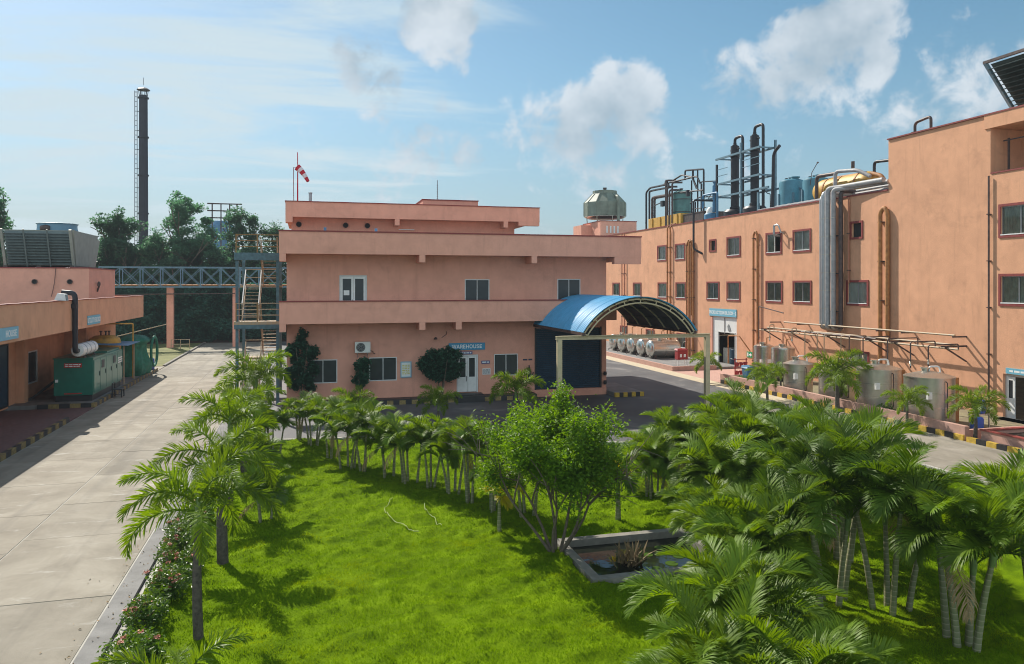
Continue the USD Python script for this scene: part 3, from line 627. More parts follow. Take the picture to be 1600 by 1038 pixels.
solo("ramp_plinth", MB().box(17.97, 19.86, 42.602, 47, -0.05, 0.25), "concrete_drain", "low concrete plinth behind the short kerb at the right corner of the warehouse", "plinth", kind="structure")

# fittings on the warehouse wall
sg = thing("sign", "blue WAREHOUSE name board above the white ground-floor door", "sign", (9.2, Y0, 3.0))
part(sg, "board", MB().box(8.02, 10.2, Y0 - 0.05, Y0 - 0.003, 2.94, 3.36), "sign_blue")
part(sg, "lettering", lettering("WAREHOUSE", 0.21, (9.11, Y0 - 0.05, 3.15), "-y"), "text_white")
for (x0, x1, z0, z1, m, tm, lb, rows, sd) in ((8.67, 9.44, 2.69, 2.85, "sign_navy", "text_white", "small dark blue sign just above the white ground-floor door", 1, 4), (9.99, 10.5, 2.10, 2.28, "sign_navy", "text_white", "small dark blue sign to the right of the white ground-floor door", 1, 5), (10.05, 10.54, 1.45, 1.82, "white_paint", "text_dark", "white notice board right of the white ground-floor door", 4, 6), (5.25, 5.78, 1.48, 2.3, "white_paint", "text_yellow", "framed pale poster beside the second ground-floor window", 6, 7)):
    s_ = thing("sign" if m == "sign_navy" else "notice_board", lb, "sign" if m == "sign_navy" else "notice", ((x0 + x1) / 2, Y0, z0))
    part(s_, "board", MB().box(x0, x1, Y0 - 0.035, Y0 - 0.003, z0, z1), m)
    part(s_, "print", strokes(rows, (x1 - x0) * 0.82, (z1 - z0) * 0.72, ((x0 + x1) / 2, Y0 - 0.035, (z0 + z1) / 2), "-y", sd), tm)
    if rows == 6: part(s_, "frame", MB().poly(ring(x0 - 0.05, x1 + 0.05, z0 - 0.05, z1 + 0.05, 0.049), Y0 - 0.05, Y0 - 0.004, "xz"), "sign_cyan")
solo("wall_lettering", strokes(1, 0.64, 0.17, (12.88, Y0 - 0.003, 2.27), "-y", 9, 0.004), "text_dark", "line of small dark print on the wall left of the blue shutter", "lettering")
fx = thing("hanging_hooks", "cluster of dark hooks and hoses on the wall beside the blue shutter", "hooks", (12.9, Y0, 0.9))
for k, (dx, z) in enumerate(((0, 1.72), (-0.22, 1.35), (0.2, 1.3), (0.02, 1.0))):
    part(fx, "hook", MB().pipe([(12.92, Y0 - 0.03, 1.75), (12.92 + dx * 0.5, Y0 - 0.12, z + 0.1), (12.92 + dx, Y0 - 0.16, z), (12.92 + dx * 1.3, Y0 - 0.1, z + 0.22)], 0.04, n=6), "black_paint")
part(fx, "back_plate", MB().box(12.84, 13.0, Y0 - 0.03, Y0 - 0.003, 1.0, 1.8), "black_paint")
ac = thing("air_conditioner", "white outdoor air conditioner unit mounted on the warehouse wall", "air conditioner", (3.03, Y0, 2.92))
part(ac, "casing", MB().box(2.60, 3.46, Y0 - 0.38, Y0 - 0.08, 2.95, 3.56), "ac_white")
part(ac, "fan_grille", MB().lathe([(0, -.012), (.23, -.012), (.25, 0), (.25, .02)], (2.92, Y0 - 0.385, 3.255), 28, "y"), "black_paint", smooth=40)
for k in range(3): part(ac, "grille_ring", MB().lathe([(0.07 * k + .06, -.02), (0.07 * k + .075, -.02), (0.07 * k + .075, -.012), (0.07 * k + .06, -.012)], (2.92, Y0 - 0.385, 3.255), 28, "y"), "galvanised")
for x in (2.75, 3.3): part(ac, "bracket", MB().bar((x, Y0 - 0.36, 2.93), (x, Y0 - 0.01, 2.93), 0.04).bar((x, Y0 - 0.02, 2.65), (x, Y0 - 0.32, 2.91), 0.03), "galvanised")
part(ac, "pipe", MB().pipe([(3.46, Y0 - 0.2, 3.05), (3.62, Y0 - 0.2, 3.0), (3.62, Y0 - 0.05, 2.9), (3.75, Y0 - 0.05, 2.86)], 0.02, n=5), "dark_pipe")
lamp = thing("wall_lamp", "small dark lamp on a bent arm high on the warehouse wall", "lamp", (7.55, Y0, 3.6))
part(lamp, "arm", MB().pipe([(7.9, Y0 - 0.002, 4.05), (7.86, Y0 - 0.2, 3.9), (7.55, Y0 - 0.35, 3.72)], 0.018, n=6), "dark_pipe")
part(lamp, "head", MB().lathe([(0, .1), (.05, .09), (.12, -.02), (.10, -.05), (0, -.05)], (7.2, Y0 - 0.3, 3.66), 12), "dark_pipe", smooth=40)

# rooftop bits of the warehouse
ws = thing("windsock", "red and white windsock hanging on a mast above the warehouse roof", "windsock", (-0.6, 51, 11.93))
part(ws, "mast", MB().tube([(-0.6, 51, 11.9), (-0.6, 51, 15.4)], [0.045, 0.025], 8), "sock_red")
part(ws, "hoop", MB().tube([(-0.6 + 0.02, 51 + 0.2 * math.cos(a), 14.4 + 0.22 * math.sin(a)) for a in np.linspace(0, 2 * PI, 16)], 0.015, 5), "dark_pipe")
a0, a1 = np.array([-0.62, 50.98, 14.42]), np.array([0.06, 50.8, 13.50]); ax = (a1 - a0)
for k in range(5):
    s0, s1 = k / 5, (k + 1) / 5; seg = [a0 + ax * s + np.array([0, 0, 0.10 * math.sin(s * PI)]) for s in np.linspace(s0, s1, 5)]
    part(ws, "sock_band", MB().tube(seg, [0.23 - 0.13 * s for s in np.linspace(s0, s1, 5)], 14, cap=False), "sock_red" if k % 2 == 0 else "sock_white", smooth=50)
solo("roof_pole", MB().tube([(-0.84, 51, 11.9), (-0.86, 51, 14.4)], 0.025, 6).tube([(-0.86, 51, 14.4), (-0.62, 51, 14.45)], 0.015, 5), "red_trim", "thin pole beside the windsock mast on the warehouse roof", "pole")
solo("vent_pipe", MB().tube([(0.2, 51, 11.9), (0.2, 51, 12.75)], 0.10, 12).lathe([(0, 0), (.13, 0), (.13, .06), (0, .09)], (0.2, 51, 12.75), 12), "galvanised", "short grey vent pipe on the warehouse roof right of the windsock", "vent pipe", smooth=40)
lr = thing("lightning_rod", "thin rod with cross spikes standing on the warehouse stair head", "lightning rod", (8.85, 53, 12.7))
part(lr, "rod", MB().tube([(8.9, 53, 12.6), (8.9, 53, 14.2)], 0.022, 6), "dark_pipe")
for k in range(8): part(lr, "spike", MB().bar((8.84, 53, 12.9 + 0.13 * k), (8.96, 53, 12.9 + 0.13 * k), 0.018), "dark_pipe")

# ------------------------------------------------------------------ barrel canopy at the loading door
cn = thing("canopy", "blue corrugated barrel vault canopy over the warehouse loading door", "canopy", (16.4, 39.5, 0))
CX0, HW, RISE, ZS = 16.35, 3.12, 1.75, 4.42
R = (HW ** 2 + RISE ** 2) / (2 * RISE); A0 = math.asin(HW / R)


def arch(r, y, n=25): return [(CX0 + r * math.sin(a), y, ZS + RISE - R + r * math.cos(a)) for a in np.linspace(-A0, A0, n)]


ye = np.linspace(35.2, 43.74, 9)
for k in range(8):
    yy = np.linspace(ye[k] + 0.004, ye[k + 1] - 0.004, 29); V = []
    for y in yy: V += arch(R + 0.028 * math.sin(y * 2 * PI / 0.213) + 0.006 * (k % 2), y)
    n = 25; F = [(a * n + b, a * n + b + 1, (a + 1) * n + b + 1, (a + 1) * n + b) for a in range(28) for b in range(n - 1)]
    part(cn, "roof_sheet", MB().add(V, F), "blue_sheet", smooth=60)
for y in (35.35, 37.0, 38.7, 40.4, 42.1, 43.6): part(cn, "rib", MB().tube(arch(R - 0.10, y), 0.045, 6), "cream_paint")
for k in range(5):  # dark sheets added under the roof to darken its dirty, too brightly lit inside
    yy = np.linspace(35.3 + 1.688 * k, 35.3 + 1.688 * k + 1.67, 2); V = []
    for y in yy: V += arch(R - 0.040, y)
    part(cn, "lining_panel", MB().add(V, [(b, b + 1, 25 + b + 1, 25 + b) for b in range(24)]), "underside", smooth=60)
part(cn, "front_arch", MB().tube(arch(R - 0.30, 35.35), 0.04, 6), "cream_paint")
for a in np.linspace(-A0, A0, 11)[1:-1]:
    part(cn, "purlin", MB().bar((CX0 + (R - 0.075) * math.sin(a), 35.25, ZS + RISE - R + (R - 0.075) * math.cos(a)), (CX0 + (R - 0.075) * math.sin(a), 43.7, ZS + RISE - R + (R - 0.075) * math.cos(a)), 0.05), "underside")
for a in np.linspace(-A0, A0, 9):
    part(cn, "web", MB().bar((CX0 + (R - 0.3) * math.sin(a), 35.35, ZS + RISE - R + (R - .3) * math.cos(a)), (CX0 + (R - .1) * math.sin(a), 35.35, ZS + RISE - R + (R - .1) * math.cos(a)), 0.05), "cream_paint")
for s in (-1, 1): part(cn, "side_beam", MB().box(CX0 + s * (HW - 0.05) - 0.08, CX0 + s * (HW - 0.05) + 0.08, 35.3, 43.78, ZS - 0.16, ZS - 0.02), "dark_pipe")
gt = thing("gantry_frame", "cream painted gantry of two posts and a crossbeam before the canopy", "gantry", (16.1, 35.5, 0))
part(gt, "crossbeam", MB().box(11.88, 20.36, 35.40, 35.60, 4.06, 4.09).box(11.88, 20.36, 35.47, 35.53, 4.09, 4.22).box(11.88, 20.36, 35.40, 35.60, 4.22, 4.25), "cream_paint")
for x in (12.05, 20.2): part(gt, "post", MB().box(x - 0.12, x + 0.12, 35.39, 35.61, -0.02, 4.058), "cream_paint")
for x in (12.05, 20.2): part(gt, "base_plate", MB().box(x - 0.25, x + 0.25, 35.25, 35.75, -0.02, 0.03), "dark_pipe")

# ------------------------------------------------------------------ escape stair
st = thing("stair_tower", "rusty blue steel escape stair at the left end of the warehouse", "stair tower", (-2.7, 47, 0))
for (x, y) in ((-3.80, 45), (-1.62, 45), (-3.80, 49.6), (-1.62, 49.6)): part(st, "post", MB().box(x - 0.085, x + 0.085, y - 0.08, y + 0.08, -0.05, 8.55), "stair_steel")
for z in (4.72, 8.6):
    part(st, "landing", MB().box(-3.95, -1.5, 44.86, 46.2, z - 0.18, z), "stair_steel" if z > 5 else "rail_worn")
    part(st, "landing_beam", MB().box(-3.95, -1.5, 44.85, 44.95, z - 0.42, z - 0.182), "stair_steel")
for z in (2.35, 6.75): part(st, "half_landing", MB().box(-3.95, -1.5, 48.7, 49.7, z - 0.12, z), "rail_worn")


def flight(x0, x1, ya, za, yb, zb, rails):
    n = int(abs(zb - za) / 0.2)
    for k in range(1, n): part(st, "tread", MB().box(x0 + 0.03, x1 - 0.03, ya + (yb - ya) * k / n - 0.12, ya + (yb - ya) * k / n + 0.12, za + (zb - za) * k / n - 0.025, za + (zb - za) * k / n + 0.01), "rail_worn")
    for x in (x0, x1):
        part(st, "stringer", MB().bar((x, ya, za - 0.05), (x, yb, zb - 0.05), 0.05, 0.2), "rail_worn")
        if rails:
            part(st, "handrail", MB().bar((x, ya, za + 0.95), (x, yb, zb + 0.95), 0.05), "white_paint" if rails > 1 else "rail_worn")
            for s in (0.02, 0.35, 0.68, 0.98): part(st, "baluster", MB().bar((x, ya + (yb - ya) * s, za + (zb - za) * s), (x, ya + (yb - ya) * s, za + (zb - za) * s + 0.95), 0.035), "rail_worn")


flight(-3.62, -2.72, 45.9, 0.0, 48.8, 2.35, 1)
flight(-2.60, -1.70, 48.8, 2.35, 46.1, 4.72, 1)
flight(-3.62, -2.72, 46.0, 4.72, 48.8, 6.75, 2)
flight(-2.60, -1.70, 48.8, 6.75, 46.1, 8.6, 1)
for z, m in ((4.72, "rail_worn"), (8.6, "rail_yellow")):
    for h in (0.35, 0.68, 1.02): part(st, "guard_rail", MB().bar((-3.85, 44.92, z + h), (-1.5, 44.92, z + h), 0.045).bar((-3.85, 44.92, z + h), (-3.85, 46.2, z + h), 0.045), m)
    for x in (-3.85, -2.72, -1.52): part(st, "guard_post", MB().bar((x, 44.92, z - 0.1), (x, 44.92, z + 1.05), 0.06), "rail_yellow")
for z in (2.35, 6.75):
    for h in (0.5, 1.0): part(st, "guard_rail", MB().bar((-3.85, 49.66, z + h), (-1.55, 49.66, z + h), 0.045), "rail_worn")

# ------------------------------------------------------------------ utility block
ub = thing("utility_block", "long low pink utility block with a deep parapet on the left of the road", "utility block", (-16, 50, 0))
part(ub, "parapet_band", MB().box(-12.62, -12.45, 18, 65.0, 4.28, 5.93).box(-30, -12.62, 64.83, 65.0, 4.28, 5.93).box(-30, -12.62, 18, 64.83, 4.28, 4.45), "peach_stucco")
part(ub, "parapet_cap", MB().box(-12.66, -12.41, 18, 65.04, 5.932, 5.97).box(-30, -12.66, 64.79, 65.04, 5.932, 5.97), "red_trim")
part(ub, "roof", MB().box(-30, -12.63, 18, 64.82, 4.46, 5.3), "roof_grey")
wall = rect(18, 56.7, 0.1, 4.28).difference(unary_union([rect(43.6, 46.6, 0.21, 3.6), rect(49.6, 51.2, 1.0, 2.9), rect(34, 36, 1.0, 2.8)]))
part(ub, "wall", MB().poly(wall, -15.9, -15.65, "yz").box(-15.64, -14.35, 56.45, 56.7, 0.1, 4.279).box(-14.6, -14.35, 56.7, 64.6, 0.1, 4.279).box(-30, -14.6, 64.35, 64.6, 0.1, 4.279), "peach_stucco")
part(ub, "pilaster", MB().box(-15.64, -15.2, 47.7, 48.3, 0.1, 4.278), "peach_stucco")
d_ = part(ub, "door", MB().poly(ring(43.6, 46.6, 0.21, 3.6, 0.10), -15.72, -15.6, "yz"), "black_paint")
for a, b in ((43.7, 45.08), (45.12, 46.5)): part(d_, "leaf", MB().box(-15.70, -15.64, a, b, 0.22, 3.49), "dark_blue_shutter")
for (a, b, z0, z1) in ((49.6, 51.2, 1.0, 2.9), (34, 36, 1.0, 2.8)):
    w_ = part(ub, "window", MB().poly(ring(a, b, z0, z1, 0.07), -15.7, -15.62, "yz"), "white_frame")
    part(w_, "pane", MB().box(-15.69, -15.68, a + 0.07, b - 0.07, z0 + 0.07, z1 - 0.07), "window_mesh")
part(ub, "roof_room", MB().box(-30, -14.30, 57.0, 64.2, 5.301, 7.9), "shade_pink_stucco")
part(ub, "coping", MB().box(-30, -14.26, 56.96, 64.24, 7.902, 7.97), "red_trim")
for x, z in ((-17.55, 7.0), (-15.45, 7.0)):
    v_ = part(ub, "vent_opening", MB().lathe([(0.13, 0), (0.17, 0), (0.17, 0.1), (0.13, 0.1)], (x, 56.9, z), 16, "y"), "dark_pipe")
    part(v_, "void", MB().lathe([(0, 0), (0.132, 0)], (x, 56.95, z), 16, "y"), "black_void")
part(ub, "hanging_cable", MB().tube([(-16.3 - 0.25 * s * s, 56.93, 7.95 - 1.95 * s) for s in np.linspace(0, 1, 9)], 0.02, 5), "dark_pipe")
part(ub, "gooseneck_vent", MB().pipe([(-14.28, 59.0, 6.3), (-14.1, 59.0, 6.9), (-14.1, 58.6, 7.0), (-14.1, 58.5, 6.7)], 0.06, n=8), "dark_pipe")
fl = thing("floodlight", "small floodlight on the parapet of the utility block above the road", "floodlight", (-12.5, 44.5, 5.97))
part(fl, "stem", MB().bar((-12.55, 44.6, 5.95), (-12.55, 44.6, 6.2), 0.05), "dark_pipe")
part(fl, "housing", MB().hexa([(-12.75, 44.3, 6.0), (-12.2, 44.3, 5.95), (-12.2, 44.75, 5.95), (-12.75, 44.75, 6.0)], [(-12.6, 44.3, 6.35), (-12.25, 44.3, 6.3), (-12.25, 44.75, 6.3), (-12.6, 44.75, 6.35)]), "white_frame")
part(fl, "lens", MB().hexa([(-12.198, 44.33, 5.97), (-12.19, 44.33, 5.97), (-12.19, 44.72, 5.97), (-12.198, 44.72, 5.97)], [(-12.248, 44.33, 6.28), (-12.24, 44.33, 6.28), (-12.24, 44.72, 6.28), (-12.248, 44.72, 6.28)]), "window_mesh")
for (yc_, w, txt, lb) in ((50.6, 2.7, "UTILITY BLOCK", "light blue UTILITY BLOCK board on the long parapet"), (36.9, 2.6, "HOUSE", "light blue board ending in HOUSE on the near end of the long parapet")):
    s_ = thing("sign", lb, "sign", (-12.45, yc_, 4.7))
    part(s_, "board", MB().box(-12.447, -12.40, yc_ - w / 2, yc_ + w / 2, 4.42, 4.96), "sign_cyan")
    part(s_, "lettering", lettering(txt, 0.27, (-12.40, yc_ + (0.45 if txt == "HOUSE" else 0), 4.69), "+x"), "text_white")
# cooling tower with raked louvre front
ct = thing("cooling_tower", "grey cooling tower with raked louvres and a blue fan ring on the utility block", "cooling tower", (-17.5, 60, 7.97))
z0, z1 = 8.0, 10.4
for (x) in (-19.5, -17.5, -15.5):
    part(ct, "leg_beam", MB().box(x - 0.12, x + 0.12, 57.6, 63.5, 7.972, 8.1), "dark_pipe")
part(ct, "casing", MB().hexa([(-19.5, 58.1, 8.1), (-15.45, 58.1, 8.1), (-15.45, 62.9, 8.1), (-19.5, 62.9, 8.1)], [(-19.55, 57.7, 10.5), (-15.4, 57.7, 10.5), (-15.4, 63.9, 10.5), (-19.55, 63.9, 10.5)]), "tower_panel")
part(ct, "side_panel", MB().hexa([(-15.44, 58.1, 8.1), (-15.36, 58.1, 8.1), (-15.36, 63.0, 8.1), (-15.44, 63.0, 8.1)], [(-15.39, 57.3, 10.52), (-15.3, 57.3, 10.52), (-15.3, 64.0, 10.15), (-15.39, 64.0, 10.15)]), "tower_panel")
for k in range(12):
    s = k / 12; z = 8.15 + s * 2.25; y = 58.0 - s * 0.75
    part(ct, "slat", MB().hexa([(-19.45, y - 0.10, z), (-15.5, y - 0.10, z), (-15.5, y + 0.05, z + 0.18), (-19.45, y + 0.05, z + 0.18)], [(-19.45, y - 0.12, z + 0.02), (-15.5, y - 0.12, z + 0.02), (-15.5, y + 0.03, z + 0.20), (-19.45, y + 0.03, z + 0.20)]), "tower_slat")
for x in (-19.55, -18.25, -16.85, -15.45): part(ct, "louvre_post", MB().bar((x, 57.85, 8.05), (x, 57.0, 10.5), 0.16 if x in (-19.55, -15.45) else 0.08), "tower_panel" if x in (-19.55, -15.45) else "tower_slat")
part(ct, "fan_ring", MB().lathe([(1.30, 10.4), (1.33, 10.5), (1.25, 10.8), (1.25, 11.05), (1.34, 11.12), (1.30, 11.14), (1.18, 11.05), (1.18, 10.45)], (-17.2, 60.5, 0), 32), "blue_fan", smooth=40)
part(ct, "motor", MB().lathe([(0, -.3), (.2, -.3), (.26, 0), (.2, .3), (0, .3)], (-17.6, 59.3, 10.72), 14, "x"), "dark_pipe", smooth=40)

# ------------------------------------------------------------------ production block
pb = thing("production_block", "long three storey peach production block with small red-framed windows", "factory building", (40, 55, 0))
XW = 34.0
upper = [(67.6, 69.35, 9.25, 10.58), (63.85, 65.55, 9.22, 10.55), (54.5, 56.35, 9.22, 10.65), (48.98, 50.75, 9.22, 10.62), (45.6, 47.4, 9.24, 10.62)]
lower = [(79.1, 80.9, 5.58, 6.9), (73.4, 75.2, 5.58, 6.9), (67.45, 69.25, 5.55, 6.9), (63.7, 65.45, 5.55, 6.9), (57.8, 59.65, 5.56, 6.94), (54.55, 56.35, 5.56, 6.94), (48.9, 50.75, 5.56, 6.96), (45.55, 47.4, 5.57, 6.96), (40.0, 41.75, 5.58, 6.96), (28.6, 30.5, 5.85, 7.22), (28.4, 30.5, 9.3, 10.75), (39.95, 41.7, 1.3, 2.45), (63.6, 65.2, 0.85, 2.1), (70.3, 72.0, 0.85, 2.1), (77.0, 78.7, 0.85, 2.1)]
darkw = [(58.3, 59.2, 9.78, 10.62), (40.5, 41.4, 9.85, 10.75)]
holes = [rect(*h) for h in upper + lower + darkw] + [rect(54.95, 59.1, -0.05, 4.05), rect(27.0, 30.4, -0.05, 2.3)]
face = rect(16, 92, -0.05, 12.5).union(rect(31.12, 38.2, 12.4, 15.55)).difference(unary_union(holes))
part(pb, "wall", MB().poly(face, XW, XW + 0.28, "yz").box(XW + 0.28, 58, 91.72, 92, -0.05, 12.5).box(57.7, 58, 16, 91.72, -0.05, 12.5).box(XW + 0.28, 50, 37.95, 38.2, 12.5, 15.55)
     .box(XW + 0.281, 36.2, 31.12, 31.37, 12.5, 14.85).box(36.0, 36.2, 16, 31.12, 12.5, 14.85), "peach_stucco")
for k, (a, b, c, d) in enumerate(upper + lower): window_x(pb, a, b, c, d, XW, k, opened=(k == 3))
for a in darkw: window_x(pb, *a, XW, dark=True)
part(pb, "roof_band", MB().box(XW - 0.06, 50, 16, 31.45, 14.86, 15.56).box(XW + 0.02, 50, 31.45, 37.94, 15.2, 15.5), "peach_stucco")
part(pb, "parapet_cap", MB().box(XW - 0.06, XW + 0.34, 38.24, 92.03, 12.502, 12.58), "red_trim")
part(pb, "parapet_cap", MB().box(XW - 0.09, XW + 0.34, 16, 38.24, 15.562, 15.64).box(XW + 0.34, 50, 38.0, 38.24, 15.552, 15.63), "red_trim")
part(pb, "parapet_cap", MB().box(XW - 0.04, XW + 0.30, 16, 31.10, 12.502, 12.57), "red_trim")
part(pb, "roof", MB().box(XW + 0.29, 57.69, 38.21, 91.7, 11.8, 12.30).box(XW + 0.29, 50, 16, 37.9, 12.0, 12.4), "roof_grey")
part(pb, "balcony_rail", MB().bar((XW + 0.6, 30.9, 14.2), (XW + 0.6, 16, 14.2), 0.06).bar((XW + 0.6, 30.6, 12.5), (XW + 0.6, 30.6, 14.3), 0.08), "dark_pipe")
dr = part(pb, "loading_door", MB().poly(rect(54.96, 59.09, 0.0, 4.04).difference(rect(55.35, 57.95, 0.0, 2.75)), XW + 0.1, XW + 0.16, "yz"), "white_paint")
part(dr, "jamb", MB().box(XW + 0.0, XW + 0.099, 58.85, 59.085, 0, 4.03), "shade_pink_stucco")
part(dr, "frame", MB().poly(ring(55.27, 58.03, -0.2, 2.83, 0.08), XW + 0.06, XW + 0.099, "yz"), "white_frame")
part(dr, "track", MB().box(XW + 0.06, XW + 0.098, 56.9, 56.96, 2.6, 4.0), "dark_pipe")
part(dr, "fan_leaf", MB().hexa([(XW + 0.05, 56.0, 3.0), (XW + 0.05, 56.3, 2.85), (XW + 0.08, 56.3, 2.85), (XW + 0.08, 56.0, 3.0)], [(XW + 0.05, 56.3, 3.5), (XW + 0.05, 56.5, 3.3), (XW + 0.08, 56.5, 3.3), (XW + 0.08, 56.3, 3.5)]), "galvanised")
rd = part(pb, "side_door", MB().poly(ring(27.0, 30.38, -0.3, 2.29, 0.1), XW + 0.14, XW + 0.2, "yz"), "white_frame")
part(rd, "leaf", MB().poly(rect(29.82, 30.27, 0.02, 2.18).difference(rect(29.93, 30.16, 1.1, 2.0)), XW + 0.1, XW + 0.139, "yz"), "white_paint")
part(rd, "pane", MB().box(XW + 0.115, XW + 0.125, 29.931, 30.159, 1.101, 1.999), "window_mesh")
part(pb, "door_step", MB().box(XW - 0.9, XW - 0.003, 27.2, 30.3, 0.01, 0.12), "concrete_drain")
# things inside the loading door
solo("drum", MB().lathe([(0, 0), (.42, 0), (.45, .03), (.45, .5), (.47, .52), (.45, .54), (.45, 1.3), (.40, 1.36), (0, 1.36)], (34.9, 56.6, 0.02), 20), "dark_blue_shutter", "dark drum standing just inside the production block loading door", "drum", smooth=40)
solo("wrapped_stack", MB().box(34.5, 35.7, 57.0, 57.9, 0.02, 1.4), "curtain_pale", "pale wrapped stack just inside the production block loading door", "stack")
# sign boards
sg = thing("sign", "light blue PRODUCTION BLOCK board above the loading door", "sign", (XW, 57.1, 4.1))
part(sg, "board", MB().box(XW - 0.05, XW - 0.003, 54.95, 59.25, 4.1, 4.75), "sign_cyan")
part(sg, "lettering", lettering("PRODUCTION BLOCK-1", 0.27, (XW - 0.05, 57.1, 4.42), "-x"), "text_white")
sg = thing("sign", "light blue name board above the right-hand side door of the production block", "sign", (XW, 28.8, 2.35))
part(sg, "board", MB().box(XW - 0.05, XW - 0.003, 27.3, 30.2, 2.33, 2.62), "sign_cyan")
part(sg, "print", strokes(1, 2.5, 0.17, (XW - 0.05, 28.75, 2.475), "-x", 3), "text_white")
sg = thing("sign", "small green safety sign on the wall right of the loading door", "sign", (XW, 53, 1.0))
part(sg, "board", MB().box(XW - 0.04, XW - 0.003, 52.55, 53.45, 1.0, 1.46), "sign_green")
part(sg, "arrow", MB().poly(Polygon([(52.7, 1.23), (52.95, 1.38), (52.95, 1.28), (53.1, 1.28), (53.1, 1.18), (52.95, 1.18), (52.95, 1.08)]), XW - 0.046, XW - 0.041, "yz").poly(rect(53.2, 53.35, 1.08, 1.38), XW - 0.046, XW - 0.041, "yz"), "text_white")

# pipes on the wall
def wallpipe(name, label, lines, m, r, clamps=True):
    t = thing(name, label, "wall pipe", (XW, lines[0][0][1], 0))
    for L in lines:
        part(t, "pipe", MB().pipe(L, r, n=8), m, smooth=45)
        if clamps:
            a, b = np.array(L[0]), np.array(L[-1])
            y, zl, zh = L[0][1], min(q[2] for q in L), max(q[2] for q in L); z = zl + 0.8
            while z < zh - 0.4:
                part(t, "clamp", MB().box(XW - 0.16 - r, XW - 0.002, y - r - 0.02, y + r + 0.02, z, z + 0.05), "dark_pipe"); z += 2.4
    return t


XP = XW - 0.16
wallpipe("wall_pipe", "pair of pinkish wall pipes beside the warehouse end of the production block", [[(XP, 78.0, 0), (XP, 78.0, 12.5)], [(XP, 77.3, 0), (XP, 77.3, 12.5)]], "pink_pipe", 0.07)
wallpipe("wall_pipe", "pair of ochre wall pipes between the two pale upper windows and the first rusty cluster", [[(XP, 67.0, 0), (XP, 67.0, 12.4), (XP + 0.6, 67.0, 12.75)], [(XP, 66.4, 0), (XP, 66.4, 12.4), (XP + 0.6, 66.4, 12.75)]], "rust_pipe", 0.075)
wallpipe("wall_pipe", "cluster of rusty wall pipes with looped tops left of the small dark louvre", [[(XP, 63.1, 0), (XP, 63.1, 10.5), (XP, 62.6, 11.0), (XP, 62.25, 10.6), (XP, 62.25, 4.0)], [(XP - 0.1, 62.5, 0), (XP - 0.1, 62.5, 10.7), (XP, 62.0, 10.9), (XP, 61.8, 9.8)], [(XP, 61.95, 0), (XP, 61.95, 10.2)]], "rust_pipe", 0.085)
wallpipe("wall_pipe", "rusty orange wall pipe with a looped top right of the loading door", [[(XP, 52.3, 0), (XP, 52.3, 10.7), (XP, 52.0, 11.05), (XP, 51.75, 10.6), (XP, 51.75, 0)]], "rust_pipe", 0.085)
wallpipe("wall_pipe", "thick rusty orange wall pipe below the tall block corner", [[(XP - 0.05, 38.65, 0.2), (XP - 0.05, 38.65, 11.2), (XP, 38.35, 11.55), (XP, 38.1, 11.1), (XP, 38.1, 3.4)]], "rust_pipe", 0.13)
wallpipe("wall_pipe", "thin dark downpipe at the right end of the production block", [[(XP + 0.05, 31.12, 0), (XP + 0.05, 31.12, 12.4)]], "dark_pipe", 0.045)
wallpipe("wall_pipe", "black pipe hooking down the wall from the roof above the loading door", [[(35.4, 61.2, 14.4), (33.5, 61.2, 14.4), (33.5, 61.2, 10.0), (XW, 60.5, 9.55)]], "black_steel", 0.10, False)
wallpipe("wall_pipe", "two small grey pipe loops beside the half-open upper window", [[(XW + 0.2, 49.5, 10.4), (XP - 0.1, 49.5, 10.5), (XP - 0.1, 49.5, 11.25), (XP - 0.1, 49.0, 11.3), (XP - 0.1, 48.6, 10.7), (XW + 0.2, 48.6, 10.5)], [(XW + 0.2, 49.1, 10.4), (XP - 0.3, 49.1, 10.5), (XP - 0.3, 49.1, 11.2), (XP - 0.3, 48.6, 11.2), (XP - 0.3, 48.3, 10.6)]], "galvanised", 0.05, False)
bd = thing("insulated_pipes", "bundle of four silver insulated pipes running down from the roof", "insulated pipes", (33.5, 43, 4))
for k, (y, x, zt) in enumerate(((43.75, 33.55, 12.75), (43.32, 33.35, 12.95), (42.86, 33.3, 13.15), (42.42, 33.4, 13.05))):
    L = [(x, y, 4.1), (x, y, zt), (35.6, y - 0.1, zt)] if k < 2 else [(x, y, 4.1), (x, y, zt), (x + 0.35, y - 0.9, zt + 0.02), (x + 0.6 + 0.3 * (k - 2), 38.5, zt + 0.05)]
    p_ = part(bd, "pipe", MB().pipe(L, 0.165, 0.3, n=14), "galvanised" if k < 2 else "pipe_grey", smooth=50)
    part(p_, "elbow", MB().pipe([(x, y, 4.35), (x, y, 4.0), (XW, y + 0.1, 3.85)], 0.17, 0.25, n=14), "galvanised", smooth=50)
    for z in np.arange(5.2, 12.4, 1.2): part(p_, "band", MB().lathe([(0.167, -.02), (.175, -.02), (.175, .02), (.167, .02)], (x, y, z), 14), "steel_dull")
for z in (5.0, 7.5, 10.0): part(bd, "bracket", MB().box(33.55, XW - 0.002, 42.2, 44.0, z, z + 0.06), "dark_pipe")
wallpipe("wall_pipe", "tall dark pipe standing beside the silver insulated pipe bundle", [[(33.6, 41.95, 3.9), (33.6, 41.95, 12.9), (35.0, 41.95, 12.9)]], "dark_pipe", 0.14, False)
wallpipe("wall_pipe", "thin pink pipe on the wall behind the insulated pipe bundle", [[(XP + 0.05, 41.55, 6.9), (XP + 0.05, 41.55, 12.45)]], "pink_pipe", 0.05)

